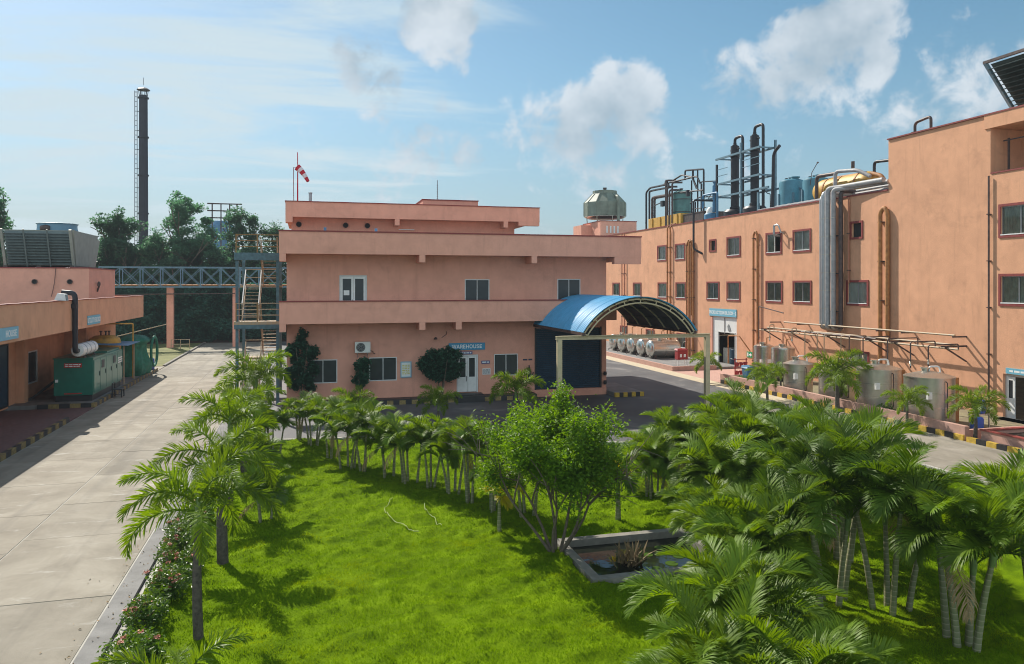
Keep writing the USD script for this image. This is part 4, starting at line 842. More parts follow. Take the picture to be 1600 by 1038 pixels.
# pipe rack along the wall with droppers to the tanks
rk = thing("pipe_rack", "long pipe rack on wall brackets with thin droppers to the steel tanks", "pipe rack", (33, 40, 3.5))
for x, z, y0, y1, m in ((33.0, 3.62, 32.3, 49.2, "rail_worn"), (32.75, 3.42, 31.9, 49.8, "rail_worn"), (33.25, 4.1, 32.6, 47.5, "rail_worn"), (32.5, 3.60, 37.5, 44.5, "dark_pipe")):
    part(rk, "header", MB().tube([(x, y0, z), (x, y1, z)], 0.055, 8), m, smooth=45)
for y in (32.6, 36.2, 38.2, 42.0, 45.8, 49.0):
    part(rk, "bracket", MB().bar((XW, y, 3.52), (32.35, y, 3.52), 0.09).bar((XW - 0.02, y, 2.7), (32.6, y, 3.46), 0.07).bar((XW, y, 4.02), (33.1, y, 4.02), 0.08), "dark_pipe")
for (x, y, zt, zb, dx) in ((32.6, 33.4, 3.75, 2.35, -1.6), (32.6, 34.6, 3.85, 2.3, -2.0), (32.5, 36.6, 3.8, 2.4, -1.8), (32.6, 38.6, 3.7, 2.2, -1.2), (32.6, 40.2, 3.6, 1.3, -0.5), (32.6, 41.4, 3.6, 1.2, -0.8), (32.6, 42.6, 3.6, 1.2, -0.4), (32.6, 43.6, 3.7, 1.2, -0.6), (32.6, 31.9, 3.7, 2.6, -1.9), (32.6, 45.4, 3.8, 2.8, -.3), (32.6, 48.0, 3.9, 2.7, -.3)):
    part(rk, "dropper", MB().pipe([(x + 0.15, y, 3.45), (x + 0.15, y, zt), (x + dx, y - 0.15, zt), (x + dx, y - 0.15, zb)], 0.036, 0.12, n=6), "dark_pipe" if dx < -1 else "rail_worn", smooth=45)
    part(rk, "valve", MB().lathe([(0, -.12), (.07, -.12), (.04, 0), (.07, .12), (0, .12)], (x + dx, y - 0.15, zb + 0.25), 8), "steel_dull")
part(rk, "riser", MB().pipe([(33.2, 50.6, 2.6), (33.2, 50.6, 5.15), (33.2, 47.5, 4.75)], 0.04, n=6), "dark_pipe")
part(rk, "riser", MB().pipe([(33.0, 54.6, 0.4), (33.0, 54.6, 2.65), (33.0, 53.0, 2.75), (33.3, 51.9, 1.6)], 0.045, n=6), "rust_pipe")

# ------------------------------------------------------------------ tanks at the foot of the wall
for (x, y, r, h, lb) in ((32.5, 48.9, 0.72, 2.35, "slim upright silver tank farther from the camera, left of its twin"), (32.05, 45.9, 0.80, 2.45, "slim upright silver tank nearer the camera, right of its twin")):
    t = thing("steel_tank", lb, "tank", (x, y, 0.1))
    part(t, "shell", MB().lathe([(r * .6, 0.18), (r, 0.42), (r, h - 0.12), (r * .97, h - 0.04), (r * .6, h + 0.08), (r * .2, h + .12), (0, h + .12)], (x, y, 0), 40), "steel_shiny", smooth=35)
    for z in (0.45, h * .55, h - 0.14): part(t, "weld_band", MB().lathe([(r, -.012), (r + .006, -.012), (r + .006, .012), (r, .012)], (x, y, z), 40), "steel_dull")
    for a in (0.6, 2.2, 3.8, 5.3): part(t, "leg", MB().bar((x + .8 * r * math.cos(a), y + .8 * r * math.sin(a), 0), (x + .8 * r * math.cos(a), y + .8 * r * math.sin(a), 0.4), 0.09), "dark_pipe")
    part(t, "manhole", MB().lathe([(.2, 0), (.2, .12), (.24, .12), (.24, .17), (0, .19)], (x - .15, y - .1, h + 0.05), 16), "steel_dull", smooth=40)
    part(t, "nozzle", MB().pipe([(x + .25, y, h), (x + .25, y, h + .55), (x + .25, y - .5, h + .6)], 0.04, n=6), "rust_pipe")
    for z, s in ((h * .52, .16), (h * .38, .12)): part(t, "label_plate", MB().box(x - s, x + s, y - r - 0.012, y - r + .03, z - .13, z + .13).box(x - r * .72 - .1, x - r * .72 + .05, y - r * .72 - .03, y - r * .72 + .1, z - .12, z + .12) if z > 1 else MB().box(x - s, x + s, y - r - 0.012, y - r + .03, z - .1, z + .1), "white_paint")
big = ["widest squat silver tank, nearest the camera and beside the blue plastic drums", "second squat silver tank from the right, below the thick orange pipe", "third squat silver tank from the right, half hidden by a young palm", "farthest squat silver tank, next to the slim upright tanks"]
for k, (x, y) in enumerate(((29.45, 30.4), (29.45, 33.8), (29.4, 37.0), (28.9, 39.9))):
    r = (1.12, 1.10, 1.0, 0.85)[k]; h = (2.28, 2.3, 2.0, 1.95)[k]
    t = thing("storage_tank", big[k], "tank", (x, y, 0.05), group="squat steel tanks along the low wall")
    part(t, "shell", MB().lathe([(0, .12), (r, .12), (r, h), (r + .03, h), (r + .03, h + .05), (r * .95, h + .07), (r * .5, h + .22), (r * .14, h + .3), (0, h + .3)], (x, y, 0), 48), "steel_dull", smooth=30)
    for z in (0.9, 1.6): part(t, "weld_band", MB().lathe([(r, -.012), (r + .006, -.012), (r + .006, .012), (r, .012)], (x, y, z), 48), "steel_shiny")
    part(t, "base_ring", MB().lathe([(0, 0), (r * .93, 0), (r * .93, .12), (0, .12)], (x, y, 0.0), 32), "dark_pipe")
    part(t, "hatch", MB().lathe([(.16, 0), (.16, .2), (.22, .2), (.22, .26), (0, .28)], (x - .1, y + .15, h + .2), 14), "steel_dull", smooth=40)
    part(t, "top_pipe", MB().pipe([(x, y, h + .28), (x, y, h + .5), (x + .5, y - .1, h + .5), (x + .6, y - .1, h + .1)], 0.04, n=6), "white_paint")
    part(t, "level_tube", MB().pipe([(x - .12, y - r - .01, h - .1), (x - .12, y - r - .1, h - .15), (x - .12, y - r - .1, .5), (x - .12, y - r - .01, .45)], 0.022, n=6), "dark_pipe")
    part(t, "label_plate", MB().box(x - r * .68 - .16, x - r * .68 + .16, y - r * .74 - .06, y - r * .74 + .06, h * .58, h * .58 + .34), "white_paint")
    if k < 2: part(t, "corner_column", MB().bar((x + r * .9, y - r * .5, .1), (x + r * .9, y - r * .5, h), .22), "rust_pipe")
lb5 = ["nearest horizontal silver tank, showing its full length", "second horizontal silver tank behind the nearest one", "middle horizontal silver tank of the five under the canopy's view", "fourth horizontal silver tank, next to last from the camera", "farthest horizontal silver tank, cut by the warehouse corner"]
for k, y in enumerate((62.1, 64.1, 66.3, 68.5, 70.7)):
    t = thing("horizontal_tank", lb5[k], "tank", (30.8, y, 0.2), group="horizontal steel tanks on saddles")
    r = 0.78; zc_ = 1.05; x0, x1 = 29.6, 32.3
    part(t, "shell", MB().lathe([(0, x0 - .22), (.3, x0 - .2), (.55, x0 - .13), (.72, x0 - .02), (r, x0 + .12), (r, x1 - .12), (.72, x1 + .02), (.5, x1 + .14), (0, x1 + .22)], (0, y, zc_), 36, "x"), "steel_shiny", smooth=35)
    for x in (x0 + .35, x1 - .35): part(t, "saddle", MB().box(x - .07, x + .07, y - .6, y + .6, 0.2, .55), "dark_pipe")
    for x in (x0 + .12, (x0 + x1) / 2, x1 - .12): part(t, "weld_band", MB().lathe([(r, -.015), (r + .008, -.015), (r + .008, .015), (r, .015)], (x, y, zc_), 36, "x"), "steel_dull")
    part(t, "manhole", MB().lathe([(.2, 0), (.2, .16), (.25, .16), (.25, .21), (0, .22)], ((x0 + x1) / 2 - .3, y, zc_ + r - .04), 14), "steel_dull", smooth=40)
    part(t, "drain_valve", MB().pipe([(x0 - .05, y, .42), (x0 - .35, y, .42), (x0 - .35, y, .25)], .04, n=6), "dark_pipe")
    part(t, "filler_pipe", MB().pipe([(x1 - .5, y, zc_ + r - .05), (x1 - .5, y, 2.5), (33.9, y + .3, 2.9)], .04, n=6), "rust_pipe")
# low walls
mb = MB().box(27.70, 27.92, 54.0, 84, 0.007, 0.36).box(27.92, 31.6, 54.0, 54.22, 0.007, 0.36)
bw = thing("bund_wall", "low pink bund wall round the horizontal silver tanks", "low wall", (27.8, 66, 0))
part(bw, "wall", mb, "ramp_pink")
part(bw, "bund_floor", MB().box(27.93, 33.97, 54.23, 84, 0.008, 0.19), "concrete_drain")
bw = thing("bund_wall", "long low pink wall with a yellow and black foot before the squat tanks", "low wall", (27.75, 37, 0))
part(bw, "wall", MB().box(27.66, 27.90, 26.6, 46.8, 0.0, 0.62).box(27.90, 33.9, 46.6, 46.8, 0.0, 0.5).box(27.90, 33.9, 26.6, 26.8, 0.0, 0.45), "ramp_pink")
part(bw, "soil_bed", MB().box(27.91, 33.96, 26.81, 46.59, 0.009, 0.12), "soil")
for k in range(40): part(bw, "kerb_stone", MB().box(27.56, 27.655, 26.6 + .5 * k + .006, 27.1 + .5 * k - .006, -0.03, 0.24), ("yellow_paint", "black_paint")[k % 2])
kerb("kerb", "yellow and black kerb before the side door at the right edge", 27.70, 16, 26.4, 0.22)
pl = thing("planter", "low pink walled planter in front of the right-hand side door", "planter", (29.5, 23.2, 0))
part(pl, "wall", MB().poly(ring(27.9, 31.6, 20.5, 26.0, .2), 0.02, 0.55), "ramp_pink")
part(pl, "coping", MB().poly(ring(27.86, 31.64, 20.46, 26.04, .28), 0.552, 0.6), "red_trim")
part(pl, "soil", MB().box(28.101, 31.399, 20.701, 25.799, 0.1, 0.4), "soil_dark")
# small plant at the foot of the wall
hr = thing("hose_reel_box", "red fire hose box on thin legs beside the nearest horizontal tank", "fire hose box", (29.2, 55.6, 0.2))
part(hr, "cabinet", MB().box(28.8, 29.7, 55.2, 55.7, 0.75, 1.5).hexa([(28.75, 55.15, 1.5), (29.75, 55.15, 1.5), (29.75, 55.75, 1.5), (28.75, 55.75, 1.5)], [(28.85, 55.35, 1.62), (29.65, 55.35, 1.62), (29.65, 55.75, 1.62), (28.85, 55.75, 1.62)]), "red_enamel")
for x in (28.85, 29.65):
    for y in (55.25, 55.65): part(hr, "leg", MB().bar((x, y, .19), (x, y, .75), .05), "white_paint")
for x in (29.08, 29.42): part(hr, "window", MB().box(x - .09, x + .09, 55.185, 55.198, .95, 1.2), "white_paint")
fb = thing("fire_point", "red fire point stand with sand buckets right of the loading door", "fire point", (29.9, 47.9, 0))
for x in (29.5, 30.4): part(fb, "post", MB().bar((x, 47.9, 0), (x, 47.9, 1.55), .06), "red_enamel")
part(fb, "rail", MB().bar((29.4, 47.9, 1.45), (30.5, 47.9, 1.45), .05).bar((29.4, 47.9, .85), (30.5, 47.9, .85), .05), "red_enamel")
for x in (29.62, 29.95, 30.28):
    for z in (.95, .35): part(fb, "bucket", MB().lathe([(0, 0), (.10, 0), (.16, .3), (.165, .3), (.14, .27), (0, .27)], (x, 47.82, z), 14), "red_enamel", smooth=40)
bn = thing("waste_bin", "slate blue waste bin standing between the fire point and the green crate", "bin", (29.4, 46.0, 0))
part(bn, "body", MB().hexa([(29.15, 45.75, .1), (29.65, 45.75, .1), (29.65, 46.25, .1), (29.15, 46.25, .1)], [(29.05, 45.65, 1.05), (29.75, 45.65, 1.05), (29.75, 46.35, 1.05), (29.05, 46.35, 1.05)]), "bin_blue")
part(bn, "lid", MB().hexa([(29.02, 45.6, 1.05), (29.78, 45.6, 1.05), (29.78, 46.4, 1.05), (29.02, 46.4, 1.05)], [(29.1, 45.7, 1.16), (29.7, 45.7, 1.16), (29.7, 46.4, 1.22), (29.1, 46.4, 1.22)]), "bin_blue")
for x in (29.15, 29.65): part(bn, "wheel", MB().lathe([(0, -.04), (.1, -.04), (.1, .04), (0, .04)], (x, 46.3, .1), 12, "x"), "black_paint")
cr = thing("crate", "faded green crate standing beside the slate blue bin", "crate", (30.2, 45.6, 0.1))
for k in range(4):
    part(cr, "board", MB().box(29.85, 30.65, 45.3, 45.33, .15 + .2 * k, .32 + .2 * k).box(29.85, 29.88, 45.33, 45.9, .15 + .2 * k, .32 + .2 * k).box(30.62, 30.65, 45.33, 45.9, .15 + .2 * k, .32 + .2 * k).box(29.88, 30.62, 45.87, 45.9, .15 + .2 * k, .32 + .2 * k), "crate_green")
part(cr, "floor", MB().box(29.89, 30.61, 45.34, 45.86, .12, .15), "crate_green")
for (x, y, z, lb) in ((30.15, 28.2, 0.85, "upper blue plastic drum on the stand beside the widest squat tank"), (29.7, 27.9, 0.13, "lower blue plastic drum under the stand beside the widest squat tank")):
    solo("plastic_drum", MB().lathe([(0, 0), (.24, 0), (.27, .04), (.28, .22), (.27, .25), (.28, .28), (.28, .5), (.24, .58), (.1, .6), (.1, .64), (0, .64)], (x, y, z), 24), "blue_plastic", lb, "drum", smooth=35)
ds = thing("drum_stand", "thin steel stand carrying the upper blue plastic drum", "stand", (30.15, 28.2, 0.1))
part(ds, "top", MB().box(29.82, 30.48, 27.9, 28.5, .79, .845), "galvanised")
for x in (29.86, 30.44):
    for y in (27.94, 28.46): part(ds, "leg", MB().bar((x, y, .1), (x, y, .79), .05), "galvanised")

# ------------------------------------------------------------------ roof plant of the production block
RZ = 12.3
rm = thing("roof_room", "small pink plant room on the far roof under the round cooling tower", "plant room", (38, 93, RZ))
part(rm, "wall", MB().box(36.0, 41, 89.8, 96, RZ - 3, 14.9).box(34.6, 36.0, 93, 96, 9, 14.6), "shade_pink_stucco")
part(rm, "coping", MB().box(35.95, 41.05, 89.75, 96.05, 14.902, 14.98), "red_trim")
for k in range(4): part(rm, "vent_slot", MB().box(36.8 + .5 * k, 37.0 + .5 * k, 89.76, 89.798, 13.4, 14.3), "white_frame")
ctw = thing("round_cooling_tower", "grey-green many-sided bottle-shaped cooling tower on the far roof", "cooling tower", (38.0, 93.2, 15))
sc = 2.78
prof = [(sc * .98, 15.75), (sc * 1.0, 15.8), (sc * 1.0, 17.55), (sc * .99, 17.6), (sc * .60, 18.72), (sc * .58, 18.75), (sc * .58, 19.15), (sc * .53, 19.15), (sc * .53, 18.7)]
part(ctw, "shell", MB().lathe(prof, (38.0, 93.2, 0), 12), "tower_fibre")
part(ctw, "basin", MB().lathe([(0, 15.45), (sc * .8, 15.5), (sc * .98, 15.7), (sc * .98, 15.75), (0, 15.75)], (38.0, 93.2, 0), 24), "steel_dull", smooth=30)
for k in range(12):
    a = (k + .5) * PI / 6 + PI / 12 - PI / 12; c_, s_ = math.cos(a), math.sin(a)
    part(ctw, "rib", MB().bar((38 + sc * 1.0 * c_, 93.2 + sc * 1.0 * s_, 15.8), (38 + sc * 1.0 * c_, 93.2 + sc * 1.0 * s_, 17.6), .09).bar((38 + sc * 1.0 * c_, 93.2 + sc * 1.0 * s_, 17.58), (38 + sc * .6 * c_, 93.2 + sc * .6 * s_, 18.74), .09), "tower_fibre")
part(ctw, "motor", MB().lathe([(0, 18.9), (.22, 18.9), (.22, 19.5), (.26, 19.5), (.26, 19.62), (0, 19.65)], (38, 93.2, 0), 14), "dark_pipe", smooth=40)
for a in np.linspace(0, 2 * PI, 9)[:-1]: part(ctw, "leg", MB().bar((38 + 2.5 * math.cos(a), 93.2 + 2.5 * math.sin(a), 14.9), (38 + 2.6 * math.cos(a), 93.2 + 2.6 * math.sin(a), 15.75), .08), "steel_dull")
part(ctw, "water_pipe", MB().pipe([(38.6, 90.1, 15.0), (38.6, 90.1, 18.2), (38.7, 91.2, 18.3)], .20, .6, n=10), "tower_fibre", smooth=50)

pf = thing("roof_pipework", "tangle of dark process pipes on stands on the production block roof", "pipework", (36.6, 71, RZ))
def pp(L, r=0.09, m="black_steel", n=7): part(pf, "pipe", MB().pipe(L, r, n=n), m, smooth=45)
for k, (y, zt) in enumerate(((77.6, 17.5), (77.0, 17.15), (76.5, 16.4), (76.1, 16.3))): pp([(36.6 + .1 * k, y, RZ), (36.6 + .1 * k, y, zt - .4 * (k < 1)), (36.6 + .1 * k, y - 1.0, zt), (36.6 + .1 * k, 72.2 - .2 * k, zt - .15)], 0.11 if k < 2 else .13, "dark_pipe" if k > 1 else "black_steel")
for y, zt in ((72.0, 17.7), (71.7, 17.0), (71.2, 16.6), (70.6, 17.3)): pp([(36.2, y, RZ), (36.2, y, zt), (37.2, y - .3, zt)], .10, "dark_pipe")
pp([(36.6, 73.2, 17.5), (36.6, 66.2, 17.35), (36.6, 65.6, 16.6)]); pp([(36.6, 71.2, 17.6), (36.6, 69.3, 17.9), (36.6, 67.2, 17.4), (36.6, 65.9, 15.9)])
pp([(36.6, 68.6, 17.3), (36.6, 68.6, 18.25), (36.6, 64.9, 17.85), (36.6, 64.9, RZ)], .09); pp([(36.9, 66.6, 18.0), (36.9, 66.6, RZ)], .07); pp([(36.6, 67.0, 18.1), (36.6, 67.0, 17.2), (36.6, 66.3, 16.2)], .10)
pp([(36.6, 70.0, 16.2), (36.6, 65.0, 15.85)], .08); pp([(37.0, 68.0, 17.2), (37.0, 68.0, RZ)], .07); pp([(37.0, 66.0, 16.6), (37.0, 66.0, RZ)], .06); pp([(36.8, 67.9, 14.9), (36.8, 66.0, 15.3), (36.8, 64.8, 15.2), (36.8, 61.5, 14.9)], .06)
pp([(36.6, 65.4, RZ), (36.6, 65.4, 16.7), (36.6, 62.6, 16.4), (36.6, 62.6, 15.6)], .06); pp([(36.5, 75.4, RZ), (36.5, 75.4, 15.4), (36.5, 73.4, 15.6)], .06); pp([(36.9, 67.6, 14.3), (36.9, 65.0, 14.2)], .05)
for y in (67.4, 66.9): pp([(37.1, y, 15.0), (37.1, y, RZ)], .05)
part(pf, "valve_box", MB().box(36.3, 36.6, 73.0, 73.5, 15.1, 15.7), "black_steel"); part(pf, "valve_box", MB().box(36.4, 36.7, 67.8, 68.1, 15.6, 16.2), "black_steel")
for y in (72.5, 72.15): part(pf, "flange", MB().lathe([(0, -.06), (.3, -.06), (.3, .06), (0, .06)], (36.5, y, 17.55 - (72.5 - y) * 1.2), 14, "x"), "black_steel")
yb = thing("yellow_basin", "yellow and rust-stained rectangular basin under the roof pipework", "basin", (37.5, 71, RZ))
part(yb, "wall", MB().poly(ring(36.2, 39.4, 68.8, 76.2, .15), RZ, 14.0), "ochre_paint")
part(yb, "water", MB().box(36.351, 39.249, 68.951, 76.049, RZ, 13.7), "black_void")
for y in (69.5, 71.4, 73.3, 75.2): part(yb, "stiffener", MB().box(36.1, 36.198, y - .1, y + .1, RZ, 13.98), "ochre_paint")
solo("roof_box", MB().box(36.4, 39, 64.6, 68.6, RZ, 13.75).box(36.35, 39.05, 64.55, 68.65, 13.75, 13.83), "dark_pipe", "long dark rusty box at the right end of the yellow roof basin", "box")
gk = thing("green_tank", "teal upright tank rising above the yellow roof basin", "tank", (37.6, 71.0, 14))
part(gk, "shell", MB().lathe([(0, 13.71), (.98, 13.71), (.98, 16.3), (.9, 16.42), (.5, 16.55), (0, 16.6)], (37.6, 71.0, 0), 32), "green_tank", smooth=35)
for z in (14.3, 15.6, 16.2): part(gk, "hoop", MB().lathe([(.98, -.03), (1.02, -.03), (1.02, .03), (.98, .03)], (37.6, 71, z), 32), "dark_pipe")
part(gk, "nozzle", MB().lathe([(0, 0), (.16, 0), (.16, .2), (.2, .2), (.2, .26), (0, .26)], (37.4, 70.9, 16.5), 12), "dark_pipe")
sv = thing("small_vessel", "small blue vessel with a slim blue neck behind the roof edge", "vessel", (36.2, 62.5, RZ))
part(sv, "drum", MB().lathe([(0, 0), (.62, 0), (.62, 1.0), (.5, 1.12), (0, 1.15)], (36.2, 62.9, RZ), 20), "bin_blue", smooth=35)
part(sv, "dome", MB().lathe([(.45, 0), (.4, .35), (.2, .6), (0, .62)], (36.2, 62.9, RZ + 1.1), 20), "white_frame", smooth=40)
part(sv, "neck", MB().lathe([(0, 1.2), (.2, 1.2), (.2, 3.6), (.12, 3.7), (.12, 3.9), (.18, 3.9), (.18, 4.0), (0, 4.05)], (36.3, 62.4, RZ), 14), "bin_blue", smooth=40)
solo("roof_pipe", MB().pipe([(36.0, 61.4, RZ), (36.0, 61.4, 15.2), (36.0, 64.0, 15.2), (36.0, 64.0, 14.0)], .10, n=8), "bin_blue", "blue inverted-U pipe right of the small blue roof vessel", "pipe", smooth=45)

cl = thing("distillation_columns", "twin black columns in a blue steel frame with side platforms on the roof", "process columns", (37, 58.5, RZ))
for (y, zt, zp) in ((60.1, 19.2, 19.9), (57.0, 19.55, 20.3)):
    part(cl, "base_drum", MB().lathe([(0, 0), (1.0, 0), (1.0, 1.0), (.85, 1.2), (0, 1.25)], (37, y, RZ), 24), "black_steel", smooth=35)
    part(cl, "column", MB().lathe([(.30, 13.5), (.44, 13.6), (.44, 13.75), (.36, 13.8), (.36, 18.2), (.46, 18.25), (.46, 18.45), (.37, 18.5), (.37, zt), (0, zt + .03)], (37, y, 0), 20), "black_steel", smooth=35)
    part(cl, "overhead_pipe", MB().pipe([(37, y, zt), (37, y, zp), (37, y - 1.25, zp + .05), (37, y - 1.25, RZ)], .13, .4, n=10), "black_steel", smooth=50)
    part(cl, "neck_flange", MB().lathe([(0, 0), (.24, 0), (.24, .1), (.15, .14), (.15, .3), (0, .3)], (37, y, zt), 14), "black_steel")
    for s in (-1, 1): part(cl, "side_nozzle", MB().tube([(37, y, zt - .35), (37, y + .62 * s, zt - .30)], .045, 6).lathe([(0, -.03), (.09, -.03), (.09, .03), (0, .03)], (37, y + .62 * s, zt - .30), 10, "y"), "black_steel")
for (x, y, zt) in ((36.3, 58.0, 19.1), (36.3, 62.0, 17.8), (37.8, 55.2, 18.9), (36.3, 55.4, 14.5)): part(cl, "frame_post", MB().box(x - .08, x + .08, y - .08, y + .08, RZ, zt), "blue_steel" if y < 60 else "black_steel")
for z in (14.7, 15.9, 18.2):
    y0 = 54.0 if z < 15 else 55.2
    part(cl, "platform_beam", MB().box(36.25, 36.4, y0, 62.2 if z > 15 else 64.0, z, z + .16).box(37.7, 37.85, y0, 62.0, z, z + .14), "blue_steel")
    for y in (55.4, 58.2, 61.8): part(cl, "cross_beam", MB().box(36.401, 37.699, y - .06, y + .06, z + .02, z + .14), "blue_steel")
for z in (16.9, 17.5): part(cl, "tie", MB().bar((36.3, 58.0, z), (36.3, 55.2, z), .05).bar((36.3, 62, z - .2), (36.3, 60.2, z - .2), .05), "blue_steel")
part(cl, "brace", MB().bar((36.3, 63.6, 14.8), (36.3, 62.0, 16.0), .06), "black_steel")
part(cl, "thin_pipe", MB().pipe([(36.5, 55.0, 14.8), (36.5, 54.4, 14.3), (36.5, 54.0, 14.2), (36.5, 54.0, RZ)], .04, n=6), "black_steel")
solo("gooseneck_pipe", MB().pipe([(36.4, 53.6, RZ), (36.4, 53.4, 17.45), (36.4, 52.6, 17.9)], .13, .5, n=10).lathe([(0, 0), (.25, 0), (.25, .1), (0, .1)], (36.4, 53.6, RZ + .3), 12), "black_steel", "tall leaning black gooseneck pipe between the columns and the blue tanks", "vent pipe", smooth=45)
for (y, zt, lb) in ((51.3, 15.05, "larger teal blue roof tank beside the gooseneck pipe"), (48.4, 14.8, "smaller teal blue roof tank half behind the yellow tank")):
    t = thing("roof_tank", lb, "tank", (36.6, y, RZ)); r = .95
    part(t, "shell", MB().lathe([(0, .3), (r * .8, .3), (r, .5), (r, zt - RZ - .3), (r * .93, zt - RZ - .15), (r * .6, zt - RZ - .02), (0, zt - RZ)], (36.6, y, RZ), 36), "blue_tank", smooth=35)
    for a in (0.5, 1.6, 2.8, 4.2): part(t, "leg", MB().bar((36.6 + 1.0 * math.cos(a), y + 1.0 * math.sin(a), RZ), (36.6 + 1.0 * math.cos(a), y + 1.0 * math.sin(a), 13.9), .12), "blue_steel")
    part(t, "leg", MB().bar((36.6, y - 1.18, RZ), (36.6, y - 1.18, 14.1), .12).bar((36.6, y + 1.18, RZ), (36.6, y + 1.18, 14.1), .12).bar((36.6, y - 1.2, 14.1), (36.6, y - .9, 14.3), .14).bar((36.6, y + 1.2, 14.1), (36.6, y + .9, 14.3), .14), "blue_steel")
    part(t, "manhole", MB().lathe([(.25, 0), (.25, .2), (.34, .2), (.34, .28), (0, .3)], (36.6, y - .45, zt - .15), 16), "blue_tank", smooth=40)
    for dy in (.1, .55): part(t, "nozzle", MB().lathe([(0, 0), (.07, 0), (.07, .2), (.12, .2), (.12, .26), (0, .26)], (36.5, y + dy, zt - .12), 10), "black_steel")
yt = thing("yellow_tank", "weathered yellow horizontal tank wrapped in grey pipes on the roof", "tank", (36.4, 45, RZ))
part(yt, "shell", MB().lathe([(0, 42.0), (.5, 42.1), (.8, 42.4), (.9, 42.8), (.9, 47.2), (.8, 47.6), (.5, 47.95), (0, 48.05)], (36.5, 0, 13.55), 32, "y"), "ochre_paint", smooth=40)
for y in (43.2, 45.0, 46.4): part(yt, "strap", MB().lathe([(.9, -.06), (.94, -.06), (.94, .06), (.9, .06)], (36.5, y, 13.55), 32, "y"), "rust_pipe")
for y in (43.2, 46.6): part(yt, "saddle", MB().box(35.9, 37.1, y - .12, y + .12, RZ, 12.9), "dark_pipe")
for L, r, m in (([(35.3, 46.6, RZ), (35.3, 46.6, 14.55), (35.3, 44.6, 14.5)], .13, "dark_pipe"), ([(35.2, 44.5, RZ), (35.2, 44.5, 14.6), (35.4, 42.6, 14.45), (35.6, 41.6, 13.9)], .13, "pipe_grey"), ([(36.6, 42.4, 14.3), (36.6, 42.4, 15.0), (36.6, 40.9, 14.9), (36.6, 40.9, 14.2)], .10, "black_steel"), ([(35.9, 43.6, 14.75), (35.9, 43.6, 15.2)], .12, "dark_pipe"), ([(36.2, 46.0, 14.4), (36.2, 43.0, 14.3)], .09, "rust_pipe"), ([(36.2, 42.2, 14.2), (36.2, 41.2, 13.9), (36.2, 40.8, 13.0)], .14, "rust_pipe")):
    part(yt, "pipe", MB().pipe(L, r, n=10), m, smooth=45)
solo("vent_pipe", MB().pipe([(36.2, 40.45, RZ), (36.2, 40.4, 15.35), (36.2, 39.9, 15.6)], .085, .3, n=10), "black_steel", "black bent vent pipe right of the yellow roof tank", "vent pipe", smooth=45)
solo("roof_pipe", MB().pipe([(35.3, 38.75, RZ), (35.3, 38.75, 14.4), (35.3, 38.2, 14.5)], .12, .25, n=10), "rust_pipe", "short pipe bending into the side of the tall block", "pipe", smooth=45)
solo("lamp_arm", MB().tube([(35.2, 47.2, 14.0), (35.2, 47.0, 14.9), (35.2, 46.4, 15.5)], .025, 5).lathe([(0, -.08), (.09, 0), (0, .08)], (35.2, 46.35, 15.52), 10), "dark_pipe", "thin curved lamp arm above the yellow roof tank", "lamp")
rp = thing("roof_edge_pipes", "bright pipes laid along the production block roof edge", "pipes", (34.6, 50, RZ))
for x, z, a, b in ((34.5, 12.72, 38.3, 41.9), (34.75, 12.95, 38.3, 42.2), (34.45, 12.70, 44.4, 52.6), (34.6, 12.78, 44.4, 50.5)): part(rp, "pipe", MB().tube([(x, a, z), (x, b, z)], .05 if a > 40 else .085, 8), "pipe_grey", smooth=45)
for y in (45.5, 48.2, 51.5): part(rp, "support", MB().box(34.35, 34.9, y - .05, y + .05, 12.58, 12.7), "red_trim")
solo("roof_pipe", MB().pipe([(35.0, 37.2, 15.5), (35.0, 37.2, 16.45), (35.0, 36.0, 16.6), (35.0, 36.0, 15.5)], .085, .25, n=10).lathe([(0, 0), (.26, 0), (.26, .1), (.15, .1), (.15, .3), (.22, .32), (.22, .4), (0, .4)], (35.0, 37.2, 15.5), 14), "dark_pipe", "dark inverted-U pipe on top of the tall block", "pipe", smooth=45)
cz = thing("cooling_tower", "dark green raked louvre cooling tower at the top right corner", "cooling tower", (37, 29, 15.6))
part(cz, "casing", MB().hexa([(37.2, 22, 15.6), (41, 22, 15.6), (41, 31.8, 15.6), (37.2, 31.8, 15.6)], [(35.3, 22, 18.6), (41, 22, 18.6), (41, 32.3, 18.6), (35.3, 32.3, 18.6)]), "cooler_green")
for k in range(13):
    s = k / 13; x = 37.0 - s * 1.85; z = 15.75 + s * 2.75
    part(cz, "slat", MB().hexa([(x - .22, 22.2, z - .05), (x + .06, 22.2, z + .06), (x + .06, 31.9 + .4 * s, z + .06), (x - .22, 31.9 + .4 * s, z - .05)], [(x - .22, 22.2, z - .02), (x + .06, 22.2, z + .09), (x + .06, 31.9 + .4 * s, z + .09), (x - .22, 31.9 + .4 * s, z - .02)]), "cooler_green")
for y, m in ((32.0, "blue_steel"), (29.6, "galvanised"), (27.2, "galvanised"), (24.8, "galvanised")): part(cz, "post", MB().bar((36.95, y, 15.6), (34.95, y + .3, 18.62), .16), m)
part(cz, "top_rail", MB().bar((34.95, 32.4, 18.66), (34.95, 22, 18.66), .14), "dark_pipe")

